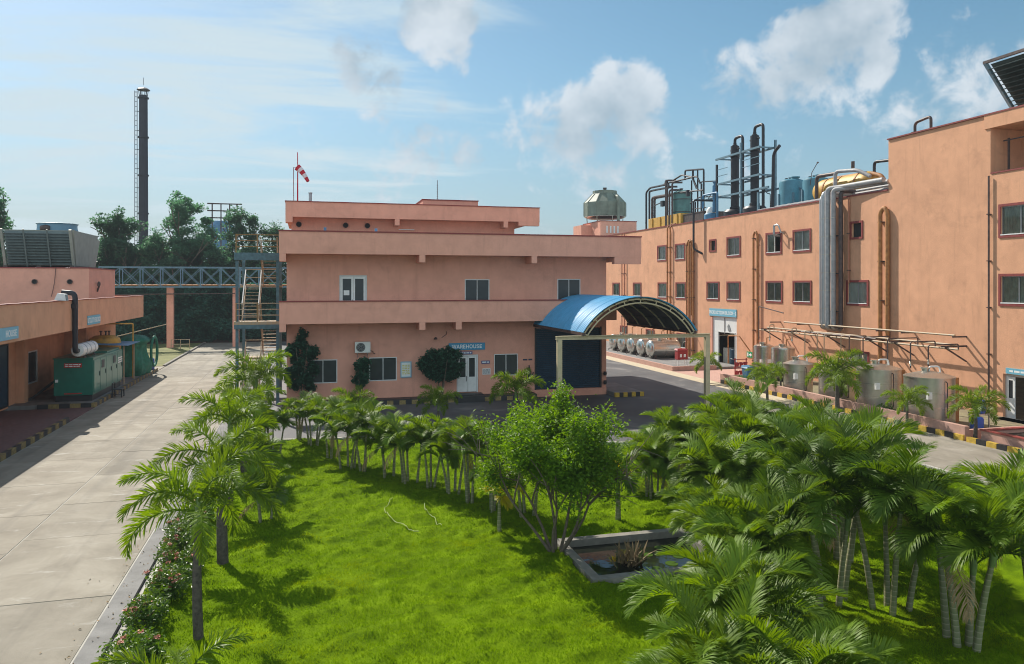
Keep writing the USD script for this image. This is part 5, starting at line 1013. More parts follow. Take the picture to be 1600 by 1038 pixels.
# ------------------------------------------------------------------ generator and things beside the utility block
gn = thing("generator", "green soundproof diesel generator on its plinth beside the utility block", "generator", (-12.7, 51, 0.2))
part(gn, "enclosure", MB().box(-13.72, -11.74, 47.6, 54.5, 0.55, 2.6), "generator_green")
part(gn, "base_frame", MB().box(-13.66, -11.80, 47.7, 54.4, 0.2, 0.549), "black_paint")
part(gn, "roof_cap", MB().box(-13.76, -11.70, 47.56, 50.9, 2.602, 2.66).box(-13.6, -11.85, 51.2, 54.3, 2.602, 2.72), "generator_green")
for k in range(5):
    y = 47.75 + 1.36 * k
    d_ = part(gn, "side_door", MB().box(-11.738, -11.705, y, y + 1.30, 0.66, 2.5), "generator_green")
    part(d_, "handle", MB().box(-11.704, -11.68, y + 1.1, y + 1.18, 1.5, 1.75), "black_paint")
    if k in (1, 3): part(d_, "louvre", MB().box(-11.704, -11.69, y + .25, y + .85, 1.9, 2.35), "black_paint")
part(gn, "name_plate", MB().box(-13.2, -12.3, 47.575, 47.598, 2.12, 2.36), "sign_red")
part(gn, "print", strokes(2, .8, .2, (-12.75, 47.575, 2.24), "-y", 11), "text_white")
part(gn, "front_strip", MB().box(-13.2, -12.3, 47.58, 47.598, 0.62, 0.68), "sign_red")
part(gn, "side_print", strokes(3, 1.1, .42, (-11.704, 53.9, 1.95), "+x", 12), "text_white")
part(gn, "fuel_filler", MB().box(-13.64, -13.5, 47.55, 47.598, 1.3, 1.46), "white_paint")
ex = thing("exhaust_silencer", "white wrapped exhaust silencer with a tall black pipe above the generator", "exhaust", (-12.35, 48, 2.7))
part(ex, "silencer", MB().lathe([(0, 46.9), (.32, 46.95), (.36, 47.1), (.36, 49.8), (.30, 50.0), (0, 50.02)], (-12.35, 0, 3.12), 24, "y"), "white_paint", smooth=35)
for y in (47.5, 48.3, 49.2): part(ex, "strap", MB().lathe([(.36, -.04), (.375, -.04), (.375, .04), (.36, .04)], (-12.35, y, 3.12), 24, "y"), "galvanised")
part(ex, "stack", MB().pipe([(-12.35, 46.95, 3.12), (-12.3, 46.3, 3.12), (-12.3, 46.3, 6.35), (-12.95, 46.3, 6.38)], .14, .3, n=12), "black_steel", smooth=50)
part(ex, "clamp", MB().box(-12.44, -12.2, 46.1, 46.5, 5.5, 5.75), "black_steel")
for y in (47.6, 49.6): part(ex, "support", MB().bar((-12.6, y, 2.6), (-12.45, y, 2.85), .07).bar((-12.1, y, 2.6), (-12.25, y, 2.85), .07), "dark_pipe")
yv = thing("yellow_tank", "round-topped yellow tank standing between the generator and the utility block", "tank", (-13.35, 57.0, .2))
part(yv, "shell", MB().lathe([(0, 0), (1.0, 0), (1.0, 2.75), (.92, 2.98), (.6, 3.15), (0, 3.2)], (-13.25, 56.6, .2), 32), "ochre_paint", smooth=35)
for dx in (-.2, .1, .3): part(yv, "nozzle", MB().lathe([(0, 0), (.05, 0), (.05, .25), (.09, .25), (.09, .32), (0, .32)], (-13.25 + dx, 56.5, 3.36), 10), "dark_pipe")
part(yv, "pipe", MB().pipe([(-14.3, 57.6, 4.1), (-12.5, 57.6, 4.1), (-11.9, 58.6, 4.05), (-11.9, 58.6, .2)], .05, n=6), "ochre_paint")
tr = thing("tin_roof", "small blue tin roof on posts behind the green generator", "tin roof", (-12.6, 57, 2.7))
part(tr, "sheet", MB().add(sum([[(-14.2, y, 2.92 + .03 * (k % 2)), (-11.35, y, 2.78 + .03 * (k % 2))] for k, y in enumerate(np.linspace(54.6, 58.2, 41))], []), [(2 * k, 2 * k + 1, 2 * k + 3, 2 * k + 2) for k in range(40)]), "tin_blue")
for y in (54.9, 57.9): part(tr, "post", MB().bar((-11.7, y, .2), (-11.7, y, 2.78), .08), "rail_worn")
nt = thing("netted_cooler", "bulging machine shrouded in green netting at the end of the plinth", "netted machine", (-12.4, 61, .2))
u, vv = np.meshgrid(np.linspace(0, 2 * PI, 41), np.linspace(0, 1, 22), indexing="ij")
rr = 1.0 + .07 * np.sin(u * 7 + vv * 4) + .05 * np.sin(u * 13 - vv * 6)
prof_r = np.where(vv < .8, 1.12 + .14 * np.sin(vv * 7), 1.22 * np.sqrt(np.clip(1 - ((vv - .8) / .2) ** 2, 0, 1)))
X_ = -12.55 + prof_r * rr * np.cos(u); Y_ = 61.2 + 1.9 * prof_r * rr * np.sin(u) / 1.15; Z_ = .2 + 2.95 * vv
ii, jj = np.meshgrid(np.arange(40), np.arange(21), indexing="ij")
part(nt, "netting", MB().add(np.stack([X_, Y_, Z_], -1).reshape(-1, 3), np.stack([ii * 22 + jj, (ii + 1) * 22 + jj, (ii + 1) * 22 + jj + 1, ii * 22 + jj + 1], -1).reshape(-1, 4)), "net_green", smooth=60)
part(nt, "rim_hoop", MB().tube([(-11.2 + .05 * math.cos(a), 62.4 + .9 * math.cos(a), 1.75 + 1.1 * math.sin(a)) for a in np.linspace(0, 2 * PI, 24)], .10, 8), "net_green", smooth=50)
solo("plastic_drum", MB().lathe([(0, 0), (.28, 0), (.3, .05), (.3, .8), (.26, .88), (0, .9)], (-11.75, 63.9, .2), 18), "blue_plastic", "blue plastic drum at the end of the plinth beside the green netting", "drum", smooth=35)
stl = thing("iron_stool", "small black iron frame standing against the kerb beside the generator", "frame", (-11.1, 50.4, 0))
for x in (-11.3, -10.8):
    for y in (50.1, 50.7): part(stl, "leg", MB().bar((x, y, 0), (x, y, .85 if x < -11 else .5), .06), "black_paint")
part(stl, "seat", MB().box(-11.34, -10.76, 50.06, 50.74, .45, .51), "black_paint")
part(stl, "rail", MB().bar((-11.3, 50.1, .85), (-11.3, 50.7, .85), .05).bar((-11.3, 50.1, .2), (-10.8, 50.1, .2), .04), "black_paint")
solo("lean_ladder", MB().bar((-15.3, 48.7, .2), (-14.2, 49.4, 1.2), .08).bar((-15.3, 49.1, .2), (-14.2, 49.8, 1.2), .08).bar((-15.0, 48.9, .47), (-15.0, 49.3, .47), .05).bar((-14.6, 49.1, .84), (-14.6, 49.5, .84), .05), "black_paint", "dark frame leaning beside the generator in the shade of the utility block", "frame")

# ------------------------------------------------------------------ pipe bridge
br = thing("pipe_bridge", "blue lattice pipe bridge on pink columns crossing the far end of the road", "pipe bridge", (-11, 88, 0))
xb = np.linspace(-21.0, -1.2, 11)
for y in (87.3, 88.7):
    for z in (6.55, 8.65): part(br, "chord", MB().box(-21.0, -1.2, y - .07, y + .07, z - .075, z + .075), "blue_steel")
    for k, x in enumerate(xb): part(br, "upright", MB().box(x - .05, x + .05, y - .05, y + .05, 6.627, 8.573), "blue_steel")
    for a, b in zip(xb[:-1], xb[1:]):
        part(br, "diagonal", MB().bar((a + .05, y, 6.64), (b - .05, y, 8.56), .06).bar((a + .05, y - .03, 8.56), (b - .05, y - .03, 6.64), .06), "blue_steel")
for k, x in enumerate(xb): part(br, "cross_beam", MB().box(x - .06, x + .06, 87.4, 88.6, 6.5, 6.6), "blue_steel")
for k, (y, m) in enumerate(((87.6, "rust_pipe"), (87.9, "galvanised"), (88.2, "dark_pipe"), (88.45, "galvanised"))): part(br, "pipe", MB().tube([(-21, y, 6.75), (-1.2, y, 6.75)], .10, 8), m, smooth=45)
for x in (-14.2, -7.55): part(br, "column", MB().box(x - .33, x + .33, 87.7, 88.3, -.05, 6.5), "shade_pink_stucco")
part(br, "low_pipe", MB().tube([(-20.5, 87.4, 5.75), (-7.6, 87.4, 5.85)], .06, 6), "dark_pipe")
gr = thing("low_railing", "low rusty rail by the grass verge beyond the generator", "railing", (-15, 84, 0))
for h in (.5, 1.0): part(gr, "rail", MB().bar((-13.8, 86, h), (-12.0, 86, h), .06), "rail_worn")
for x in (-13.8, -12.9, -12.0): part(gr, "post", MB().bar((x, 86, 0), (x, 86, 1.05), .07), "rail_worn")
part(gr, "brace", MB().bar((-20, 85.5, 1.2), (-14.4, 87, 2.6), .08), "rail_worn")

# ------------------------------------------------------------------ chimney and far plant
ch = thing("chimney", "tall dark steel chimney with a side ladder rising behind the trees", "chimney", (-24.6, 130, 0))
cx_, cy_ = -24.9, 130.0
part(ch, "shaft", MB().lathe([(.76, -.2), (.70, 12), (.62, 36.6), (.55, 36.6), (.55, 34)], (cx_, cy_, 0), 28), "chimney_steel", smooth=35)
part(ch, "rain_cap", MB().lathe([(0, 37.9), (.6, 37.75), (.95, 37.5), (.95, 37.42), (0, 37.45)], (cx_, cy_, 0), 24), "chimney_steel", smooth=35)
for a in np.linspace(0, 2 * PI, 7)[:-1]: part(ch, "cap_strut", MB().bar((cx_ + .58 * math.cos(a), cy_ + .58 * math.sin(a), 36.5), (cx_ + .7 * math.cos(a), cy_ + .7 * math.sin(a), 37.5), .09), "chimney_steel")
part(ch, "lightning_spike", MB().tube([(cx_, cy_, 38.2), (cx_, cy_, 39.4)], .04, 5), "chimney_steel")
for z in (12, 18, 24, 30, 36.2): part(ch, "flange", MB().lathe([(.55, -.1), (.80, -.1), (.80, .1), (.55, .1)], (cx_, cy_, z), 24), "chimney_steel")
lx = cx_ - .84
ld = part(ch, "ladder", MB().bar((lx, cy_ - .3, 8), (lx, cy_ - .3, 37.2), .09).bar((lx - .34, cy_ - .3, 8), (lx - .34, cy_ - .3, 37.2), .09), "chimney_steel")
for z in np.arange(8.5, 37.2, .75): part(ld, "rung", MB().bar((lx - .34, cy_ - .3, z), (lx, cy_ - .3, z), .07), "chimney_steel")
for z in np.arange(10, 37, 3.0): part(ld, "bracket", MB().bar((lx, cy_ - .3, z), (cx_, cy_, z), .09), "chimney_steel")
fp = thing("far_plant", "pale blue far tank with a pipe rack glimpsed between the trees", "plant building", (-14, 140, 0))
part(fp, "tank", MB().lathe([(0, 0), (2.2, 0), (2.2, 17.0), (1.6, 17.8), (0, 18)], (-14.6, 140, 0), 28), "tin_blue", smooth=35)
for x in (-15.6, -14.2, -12.8, -11.6): part(fp, "rack_post", MB().bar((x, 137.4, 0), (x, 137.4, 20.6), .2), "dark_pipe")
for z in (18.2, 19.4, 20.6): part(fp, "rack_beam", MB().bar((-16.4, 137.4, z), (-10.8, 137.4, z), .2), "dark_pipe")

# ------------------------------------------------------------------ palms
def frond(r, L, n, leaf_len, leaf_w, elev, droop, vang=0.6, plumose=0.0, sag=0.5, petiole=0.16, rach=0.022, bend=0.0):
    """one feather leaf from the origin towards +x: a tapering midrib with folded, drooping leaflets on both sides"""
    m = 16; s = np.linspace(0, 1, m); ang = elev - droop * s ** 1.25; ds = L / (m - 1)
    yaw = bend * s ** 1.5
    T = np.stack([np.cos(ang) * np.cos(yaw), np.cos(ang) * np.sin(yaw), np.sin(ang)], -1)
    P = np.vstack([[0, 0, 0], np.cumsum((T[:-1] + T[1:]) / 2 * ds, 0)])
    mb = MB(); mb.tube(P, rach * (1 - 0.85 * s) * (L / 1.6), 4, cap=False)
    side = np.repeat([-1.0, 1.0], n); k = np.tile(np.arange(n), 2)
    u = petiole + (1 - petiole) * ((k + r.uniform(0, .6, 2 * n)) / n) ** 0.95; u = np.clip(u, 0, 1)
    p = np.stack([np.interp(u, s, P[:, c]) for c in range(3)], -1); t = np.stack([np.interp(u, s, T[:, c]) for c in range(3)], -1); t /= np.linalg.norm(t, axis=1, keepdims=True)
    B = np.cross(t, [0, 0, 1.0]); B /= np.linalg.norm(B, axis=1, keepdims=True) + 1e-9; N = np.cross(B, t)
    q = (u - petiole) / (1 - petiole)
    fa = np.radians(72 - 46 * q + r.normal(0, 4, 2 * n)); v = vang + r.normal(0, .10, 2 * n)
    if plumose: v = r.uniform(-plumose, plumose, 2 * n) + .25
    out = B * (side * np.cos(v))[:, None] + N * np.sin(v)[:, None]
    D = t * np.cos(fa)[:, None] + out * np.sin(fa)[:, None]
    prof = np.sin(PI * (0.16 + 0.78 * q)) ** 0.75; ll = leaf_len * prof * r.uniform(.9, 1.08, 2 * n); ww = leaf_w * (0.5 + .5 * prof)
    W = t - D * (t * D).sum(1, keepdims=True); W /= np.linalg.norm(W, axis=1, keepdims=True) + 1e-9
    pts, cur, d = [p], p.copy(), D.copy(); seg = [.34, .36, .30]
    for c_ in range(3):
        cur = cur + d * (ll * seg[c_])[:, None]; pts.append(cur.copy())
        d = d + np.array([0, 0, -1.0]) * (sag * (0.5 + c_ * .6) * r.uniform(.6, 1.3, 2 * n))[:, None]; d /= np.linalg.norm(d, axis=1, keepdims=True)
    wd = [.45, 1.0, .72]
    V = np.stack([pts[0] - W * (ww * wd[0] / 2)[:, None], pts[0] + W * (ww * wd[0] / 2)[:, None], pts[1] - W * (ww * wd[1] / 2)[:, None], pts[1] + W * (ww * wd[1] / 2)[:, None],
                  pts[2] - W * (ww * wd[2] / 2)[:, None], pts[2] + W * (ww * wd[2] / 2)[:, None], pts[3]], 1)
    F = np.array([(0, 1, 3), (0, 3, 2), (2, 3, 5), (2, 5, 4), (4, 5, 6)])
    mb.add(V.reshape(-1, 3), (F[None] + 7 * np.arange(2 * n)[:, None, None]).reshape(-1, 3))
    return mb.get()


def turn(vf, az, at, roll=0.0):
    v, f = vf
    if roll:
        c, s = math.cos(roll), math.sin(roll); v = np.stack([v[:, 0], v[:, 1] * c - v[:, 2] * s, v[:, 1] * s + v[:, 2] * c], -1)
    c, s = math.cos(az), math.sin(az)
    return np.stack([v[:, 0] * c - v[:, 1] * s, v[:, 0] * s + v[:, 1] * c, v[:, 2]], -1) + np.asarray(at), f


def areca(name, label, seed, stems, hs, fr, L, n, leaf_len, leaf_w, leaf="areca_leaf", loc=(0, 0, 0), rot=0, scale=1.0, group=None, spread=0.32, yellow=0.0, stem_r=0.038, pale=0.0):
    r = np.random.default_rng(seed)
    t = thing(name, label, "palm", loc, group, None, rot, scale); LOC[str(t.GetPath())] = np.zeros(3)
    for k in range(stems):
        a = 2 * PI * k / stems + r.uniform(-.5, .5); rad = spread * (0.25 + .75 * r.random()) if stems > 1 else 0
        b = np.array([rad * math.cos(a), rad * math.sin(a), 0]); h = hs * r.uniform(.72, 1.12)
        lean = np.array([math.cos(a), math.sin(a), 0]) * h * r.uniform(.05, .22) * (stems > 1); top = b + lean + [0, 0, h]
        mid = b + lean * .35 + [0, 0, h * .55]
        P = [(1 - s) ** 2 * b + 2 * s * (1 - s) * mid + s * s * top for s in np.linspace(0, 1, 7)]
        part(t, "stem", MB().tube(P, np.linspace(stem_r * 1.25, stem_r * .8, 7), 7), "areca_stem", local=True, smooth=60)
        cs = top + np.array([*(lean[:2] * .25), .30 * L / 1.5])
        part(t, "crown_shaft", MB().tube([top - [0, 0, .03], top * .5 + cs * .5, cs], [stem_r * .95, stem_r * 1.15, stem_r * .55], 7), "crown_shaft", local=True, smooth=60)
        az = r.uniform(0, 2 * PI)
        for j in range(fr):
            az += 2.4 + r.uniform(-.25, .25); age = (j + .3) / fr
            el = math.radians(87 - 42 * age + r.uniform(-7, 7)); ln = L * r.uniform(.85, 1.1) * (0.75 + .25 * math.sin(PI * min(1, age + .25)))
            fv = frond(r, ln, n, leaf_len * r.uniform(.9, 1.1), leaf_w, el, r.uniform(1.5, 2.2) * (0.74 + .40 * age), vang=.70 - .35 * age, sag=.26 + .28 * age, bend=r.uniform(-.35, .35))
            m = leaf
            if r.random() < yellow: m = "areca_leaf_yellow"
            elif r.random() < pale: m = "areca_leaf_pale"
            elif leaf == "areca_leaf" and r.random() < .25 * (age > .55): m = "areca_leaf_deep"
            part(t, "frond", turn(fv, az, cs - [0, 0, .10 + .14 * age], r.uniform(-.25, .25)), m, local=True)
        if k % 3 == 1:
            fv = frond(r, L * .8, n // 2, leaf_len * .8, leaf_w * .7, -.3, 1.2, vang=-.5, sag=1.0)
            part(t, "dead_frond", turn(fv, az + 1.1, top + [0, 0, .04]), "dead_frond", local=True)
    return t


def foxtail(name, label, seed, h, fr, L, loc, rot=0, scale=1.0, group=None, tr=0.10, el0=68):
    r = np.random.default_rng(seed)
    t = thing(name, label, "palm", loc, group, None, rot, scale); LOC[str(t.GetPath())] = np.zeros(3)
    z = np.linspace(-.05, h, 10)
    part(t, "trunk", MB().tube(np.stack([.03 * np.sin(z * 1.3), 0 * z, z], -1), tr * (1.18 - .45 * np.linspace(0, 1, 10) + .10 * np.sin(np.linspace(0, 1, 10) * PI)), 12), "palm_trunk", local=True, smooth=60)
    top = np.array([.03 * math.sin(h * 1.3), 0, h])
    part(t, "crown_shaft", MB().tube([top - [0, 0, .02], top + [0, 0, .25], top + [0, 0, .55]], [tr * .82, tr * .85, tr * .35], 10), "crown_shaft", local=True, smooth=60)
    az = r.uniform(0, 6)
    for j in range(fr):
        az += 2.4 + r.uniform(-.2, .2); age = (j + .4) / fr; el = math.radians(el0 - 50 * age + r.uniform(-5, 5))
        fv = frond(r, L * r.uniform(.88, 1.08), 84, .37 * L / 1.7, .030 * L / 1.7, el, r.uniform(1.7, 2.3) * (.7 + .45 * age), plumose=1.3, sag=.24, petiole=.10, rach=.028, bend=r.uniform(-.3, .3))
        part(t, "frond", turn(fv, az, top + [0, 0, .50 - .25 * age], r.uniform(-.2, .2)), "foxtail_leaf", local=True)
    return t


G1 = "foxtail palms between the road and the lawn"
f0 = foxtail("foxtail_palm", "foxtail palm with the tallest bare dark trunk, nearest full one beside the road hedge", 11, 2.2, 10, 1.7, (-1.97, 15.25, 0.05), 200, 1.0, G1, tr=.082)
f1 = foxtail("foxtail_palm", "foxtail palm just behind the nearest full-height one, with a thick dark trunk", 12, 2.05, 10, 1.75, (-1.99, 19.65, 0.05), 150, 1.0, G1, tr=.115)
f2 = copy(f0, "foxtail_palm", (-2.25, 24.2, 0.05), 75, "foxtail palm third along the road hedge, between two taller neighbours", G1, 1.02)
f3 = copy(f1, "foxtail_palm", (-2.2, 28.6, 0.05), 20, "foxtail palm fourth along the road hedge, before the bushy bright one", G1, 0.92)
f4 = foxtail("foxtail_palm", "large bright bushy foxtail palm at the far corner of the garden by the stair tower", 15, 2.55, 13, 1.95, (-2.05, 32.8, 0.05), 0, 1.0, G1, tr=.13)
f5 = copy(f1, "foxtail_palm", (-1.75, 11.2, -.62), 40, "foxtail palm at the bottom edge of the picture, only its fronds in view", G1, .72)
f6 = copy(f0, "foxtail_palm", (-2.6, 34.3, -.6), 250, "small foxtail palm at the foot of the stair tower behind the bright bushy one", G1, .9)

# low palms near the yard
G2 = "young palms by the yard kerb"
y0_ = foxtail("young_palm", "young palm under the air conditioner, against the warehouse wall", 21, .95, 12, 1.35, (1.95, 34.6, 0), 0, 1.0, G2, tr=.07, el0=75)
copy(y0_, "young_palm", (5.95, 35.1, 0), 110, "young palm in front of the dark bush beside the warehouse door", G2, .95)
copy(y0_, "young_palm", (9.75, 35.2, 0), 230, "young palm in front of the warehouse window beside the blue shutter", G2, 1.25)
G3 = "young palms along the low wall of the production block"
for k, (x, y, s, rot, lb) in enumerate(((26.7, 47.0, 1.0, 30, "young palm at the foot of the right gantry post"), (26.3, 39.2, 1.0, 100, "young palm before the slim upright silver tanks"), (27.2, 34.2, 1.55, 190, "tall young palm before the third squat tank"), (27.2, 29.4, .95, 260, "young palm before the widest squat tank"), (27.9, 26.3, 1.1, 320, "young palm with long fronds at the kerb before the side door"), (28.3, 43.2, .7, 60, "small young palm between the low wall and the slim upright tanks"), (28.3, 40.8, .9, 10, "young palm before the farthest squat tank"), (28.4, 35.6, .9, 310, "small young palm between the second and third squat tanks"))):
    copy(y0_, "young_palm", (x, y, 0), rot, lb, G3, s)

# the row of low areca palms between lawn and yard
G4 = "row of low areca palms between the lawn and the yard"
ra = areca("areca_palm", "first areca clump of the low row, beside the large bright foxtail palm", 31, 3, 1.05, 6, 1.15, 44, .36, .026, loc=(-.35, 33.6, 0.03), rot=10, group=G4, spread=.22, pale=.25)
rb = areca("areca_palm", "second areca clump of the low row, counted from the large bright foxtail palm", 32, 4, 1.25, 6, 1.2, 44, .38, .027, loc=(.28, 32.3, 0.03), rot=80, group=G4, spread=.30, pale=.3)
rc = areca("areca_palm", "third areca clump of the low row, counted from the large bright foxtail palm", 33, 3, 1.3, 7, 1.2, 44, .38, .027, loc=(.85, 29.9, 0.03), rot=140, group=G4, spread=.18, pale=.3)
row = [(1.47, 28.3), (1.95, 27.5), (2.67, 26.4), (3.3, 25.5), (3.95, 24.85), (4.5, 24.0), (4.85, 22.95), (5.35, 22.0), (6.3, 21.3)]
sc_ = [1.0, 1.08, 1.18, 1.05, 1.0, 1.05, 1.1, 1.0, 1.05]
for k, (x, y) in enumerate(row):
    lb = f"{ORD[k + 3]} areca clump of the low row, counted from the large bright foxtail palm" if k < 6 else ("last areca clump of the low row, beside the bushy tree", "areca clump half hidden behind the bushy tree's crown", "areca clump with many thin stems directly behind the bushy tree's trunk")[k - 6]
    copy((rb, rc, ra, rb, rc)[k % 5], "areca_palm", (x, y, 0.03), 47 * k + 20, lb, G4, sc_[k])
copy(rb, "areca_palm", (-1.3, 31.0, .03), 200, "low areca clump tucked behind the fourth foxtail palm", G4, .9)
copy(rc, "areca_palm", (-1.6, 26.2, -.3), 300, "dark low areca clump between the third and fourth foxtail palms", G4, .95)
copy(ra, "areca_palm", (-1.2, 22.6, -.3), 120, "dark low areca clump between the second and third foxtail palms", G4, 1.0)
ysm = areca("yellow_palm", "small yellowing palm with a single stem left of the bushy tree", 41, 1, .95, 9, .95, 36, .36, .034, leaf="areca_leaf", loc=(5.05, 19.95, .04), rot=200, yellow=.9, stem_r=.05)
areca("yellow_palm", "yellow-crowned palm on a dark single trunk right of the bushy tree", 42, 1, 1.15, 9, 1.15, 42, .44, .042, leaf="areca_leaf_deep", loc=(8.6, 20.1, .04), rot=40, yellow=.5, stem_r=.07)
areca("yellow_palm", "small yellowing palm deep in the shade between the two tallest palm clumps", 43, 1, .9, 6, 1.0, 36, .40, .04, leaf="areca_leaf", loc=(13.1, 17.3, .04), rot=180, yellow=.6, stem_r=.05)

# the thicket on the right
G5 = "dense areca palm thicket right of the pond"
G6 = "tall areca palms at the right edge of the lawn"
ta = areca("areca_palm", "broad areca clump at the bottom edge, in front of the pond", 51, 7, .75, 6, 1.8, 64, .50, .027, loc=(6.95, 11.2, 0), rot=0, group=G5, spread=.45)
tb = areca("areca_palm", "broad areca clump leaning over the right end of the pond", 52, 7, .95, 6, 1.9, 66, .52, .028, loc=(8.75, 13.6, 0), rot=60, group=G5, spread=.50, yellow=.01)
thick = [((5.6, 9.7, -.35), 120, .9, tb, "lowest areca clump in the bottom middle of the picture"), ((9.7, 16.6, 0), 200, .85, ta, "areca clump behind the pond's right end"), ((11.3, 18.9, 0), 300, 1.0, tb, "areca clump in the middle of the thicket, right of the yellow-crowned palm"),
         ((10.8, 22.2, 0), 20, .9, ta, "areca clump at the thicket's left side beside the yellow-crowned palm"), ((13.4, 21.0, 0), 150, 1.12, tb, "tall-fronded areca clump at the heart of the thicket"), ((12.6, 24.6, 0), 260, 1.0, ta, "areca clump at the thicket's far left corner by the yard"),
         ((15.2, 24.6, 0), 90, 1.12, tb, "areca clump at the top of the thicket, nearest the gantry"), ((16.9, 23.2, 0), 330, 1.1, ta, "areca clump at the back right of the thicket by the side road"), ((16.0, 20.0, 0), 215, 1.1, tb, "areca clump behind the leftmost tall palms"), ((7.0, 9.3, -.3), 270, .85, tb, "areca clump right of the lowest one at the bottom edge"),
         ((10.9, 15.9, 0), 115, .7, ta, "low areca clump at the feet of the leftmost tall palms")]
for loc, rot, s, src, lb in thick: copy(src, "areca_palm", loc, rot, lb, G5, s)
pa = areca("tall_areca_palm", "leftmost tall areca clump with four upright grey stems", 61, 4, 2.25, 7, 1.85, 66, .56, .029, leaf="areca_leaf_deep", loc=(10.75, 13.75, .03), rot=0, group=G6, spread=.38, stem_r=.055)
pb_ = areca("tall_areca_palm", "rightmost near tall areca clump with leaning grey stems and a dead brown frond", 62, 4, 1.65, 7, 1.65, 66, .56, .029, leaf="areca_leaf", loc=(11.75, 11.35, .03), rot=90, group=G6, spread=.40, stem_r=.06)
copy(pa, "tall_areca_palm", (11.6, 13.0, .03), 140, "tall areca clump second from the left at the lawn's right edge", G6, 1.0)
copy(pb_, "tall_areca_palm", (12.6, 15.6, .03), 220, "tall areca clump standing behind the second one, against the side road", G6, 1.12)
copy(pb_, "tall_areca_palm", (14.6, 12.3, .03), 20, "tall areca palm cut by the right edge of the picture", G6, .95)
copy(pa, "tall_areca_palm", (14.0, 18.4, .03), 75, "tall areca clump at the back between the thicket and the side road", G6, .85)

# ------------------------------------------------------------------ leafy trees and shrubs
def leaves(r, c, size, aspect=0.5, up=0.4):
    """folded leaf at every centre, randomly turned"""
    n = len(c); d = r.normal(0, 1, (n, 3)); d[:, 2] = d[:, 2] * .6 - .15; d /= np.linalg.norm(d, axis=1, keepdims=True)
    nn = r.normal(0, 1, (n, 3)); nn[:, 2] = np.abs(nn[:, 2]) + up; w = np.cross(d, nn); w /= np.linalg.norm(w, axis=1, keepdims=True) + 1e-9; nn = np.cross(w, d)
    s = (size * r.uniform(.65, 1.3, n))[:, None]
    V = np.stack([c - d * s * .5, c - w * s * aspect * .5 + nn * s * .10, c + d * s * .5, c + w * s * aspect * .5 + nn * s * .10], 1)
    F = np.array([(0, 1, 2), (0, 2, 3)])
    return V.reshape(-1, 3), (F[None] + 4 * np.arange(n)[:, None, None]).reshape(-1, 3)


def limbs(r, mb, a, d, L, rad, depth, tips, spread=.55, upw=.15, forks=3):
    n = 5; P = [np.array(a, float)]; d = np.array(d, float)
    for _ in range(n - 1):
        d = d + r.normal(0, .09, 3) + [0, 0, upw * .2]; d /= np.linalg.norm(d); P.append(P[-1] + d * L / (n - 1))
    mb.tube(P, np.linspace(rad, rad * .62, n), 6 if depth > 1 else 4, cap=False)
    if depth == 0: tips.extend(P[2:]); return
    if depth == 1: tips.append(P[-1])
    for k in range(forks):
        e = d + r.normal(0, spread, 3) + [0, 0, upw]; e /= np.linalg.norm(e)
        limbs(r, mb, P[-1] if k == 0 or depth > 2 else P[r.integers(2, n)], e, L * r.uniform(.62, .85), rad * .6, depth - 1, tips, spread, upw, forks)


# the bushy garden tree
r = np.random.default_rng(71); tips = []; mb = MB()
for a, l in ((2.4, .55), (0.2, .32), (1.3, .2), (3.6, .3), (5.2, .45), (2.9, .75), (5.9, .6)):
    d = np.array([math.cos(a) * l, math.sin(a) * l, 1.0]); d /= np.linalg.norm(d)
    limbs(r, mb, (6.05 + .10 * math.cos(a), 18.05 + .10 * math.sin(a), 0), d, r.uniform(1.25, 1.6), .045, 3, tips, .62, .10)
tips = np.array(tips); bt = thing("bushy_tree", "multi-stemmed bushy tree with glossy yellow-green leaves beside the pond", "tree", (6.05, 18.05, 0))
part(bt, "trunk", mb, "bark", smooth=60)
tips = tips[(tips[:, 2] > 1.2) & (tips[:, 2] < 4.25) & (np.hypot(tips[:, 0] - 5.95, tips[:, 1] - 18.05) < 1.75)]
c = tips[r.integers(0, len(tips), 36000)] + r.normal(0, .14, (36000, 3)); c = c[c[:, 2] < 4.35]
part(bt, "crown", leaves(r, c, .105, .46), "bush_leaf")


def shrub(name, label, cat, loc, rx, ry, h, n, size, leaf, seed, group=None, flowers=0, trunk=True, blobs=9, shape=None):
    r = np.random.default_rng(seed); x, y, z = loc; t = thing(name, label, cat, loc, group)
    if trunk:
        mb = MB()
        for k in range(4):
            a = r.uniform(0, 6.28); mb.tube([(x, y, z - .05), (x + rx * .25 * math.cos(a), y + ry * .25 * math.sin(a), z + h * .4), (x + rx * .5 * math.cos(a), y + ry * .5 * math.sin(a), z + h * .75)], [.035, .025, .012], 5)
        part(t, "stem", mb, "bark")
    C = []
    for (bx, by, bz, br) in (shape or [(r.uniform(-.6, .6), r.uniform(-.6, .6), r.uniform(.25, .8), r.uniform(.35, .5)) for _ in range(blobs)]):
        m = max(12, int(n * br ** 2 / max(1, sum(q[3] ** 2 for q in shape) if shape else blobs * .18)))
        d = r.normal(0, 1, (m, 3)); d /= np.linalg.norm(d, axis=1, keepdims=True); rad = br * (r.random(m)[:, None] ** .33) * (0.75 + .5 * meshkit.noise(d * 2.2 + seed + bx * 5, seed)[:, None])
        C.append(np.array([bx * rx, by * ry, bz * h]) + d * rad * [rx, ry, min(h, rx)])
    C = np.vstack(C) + [x, y, z]; C = C + r.normal(0, size * .32, C.shape); C = C[C[:, 2] > z + .02]
    part(t, "foliage", leaves(r, C, size), leaf)
    if flowers:
        top = C[np.argsort(C[:, 2] + .3 * r.random(len(C)))[-len(C) // 2:]]
        for k in range(flowers):
            p = top[r.integers(len(top))] + [0, 0, .03]; q = p + r.normal(0, .032, (26, 3)) * [.8, .8, .45]
            part(t, "flower_head", leaves(r, q, .045, .8, 1.0), "flower")
    return t


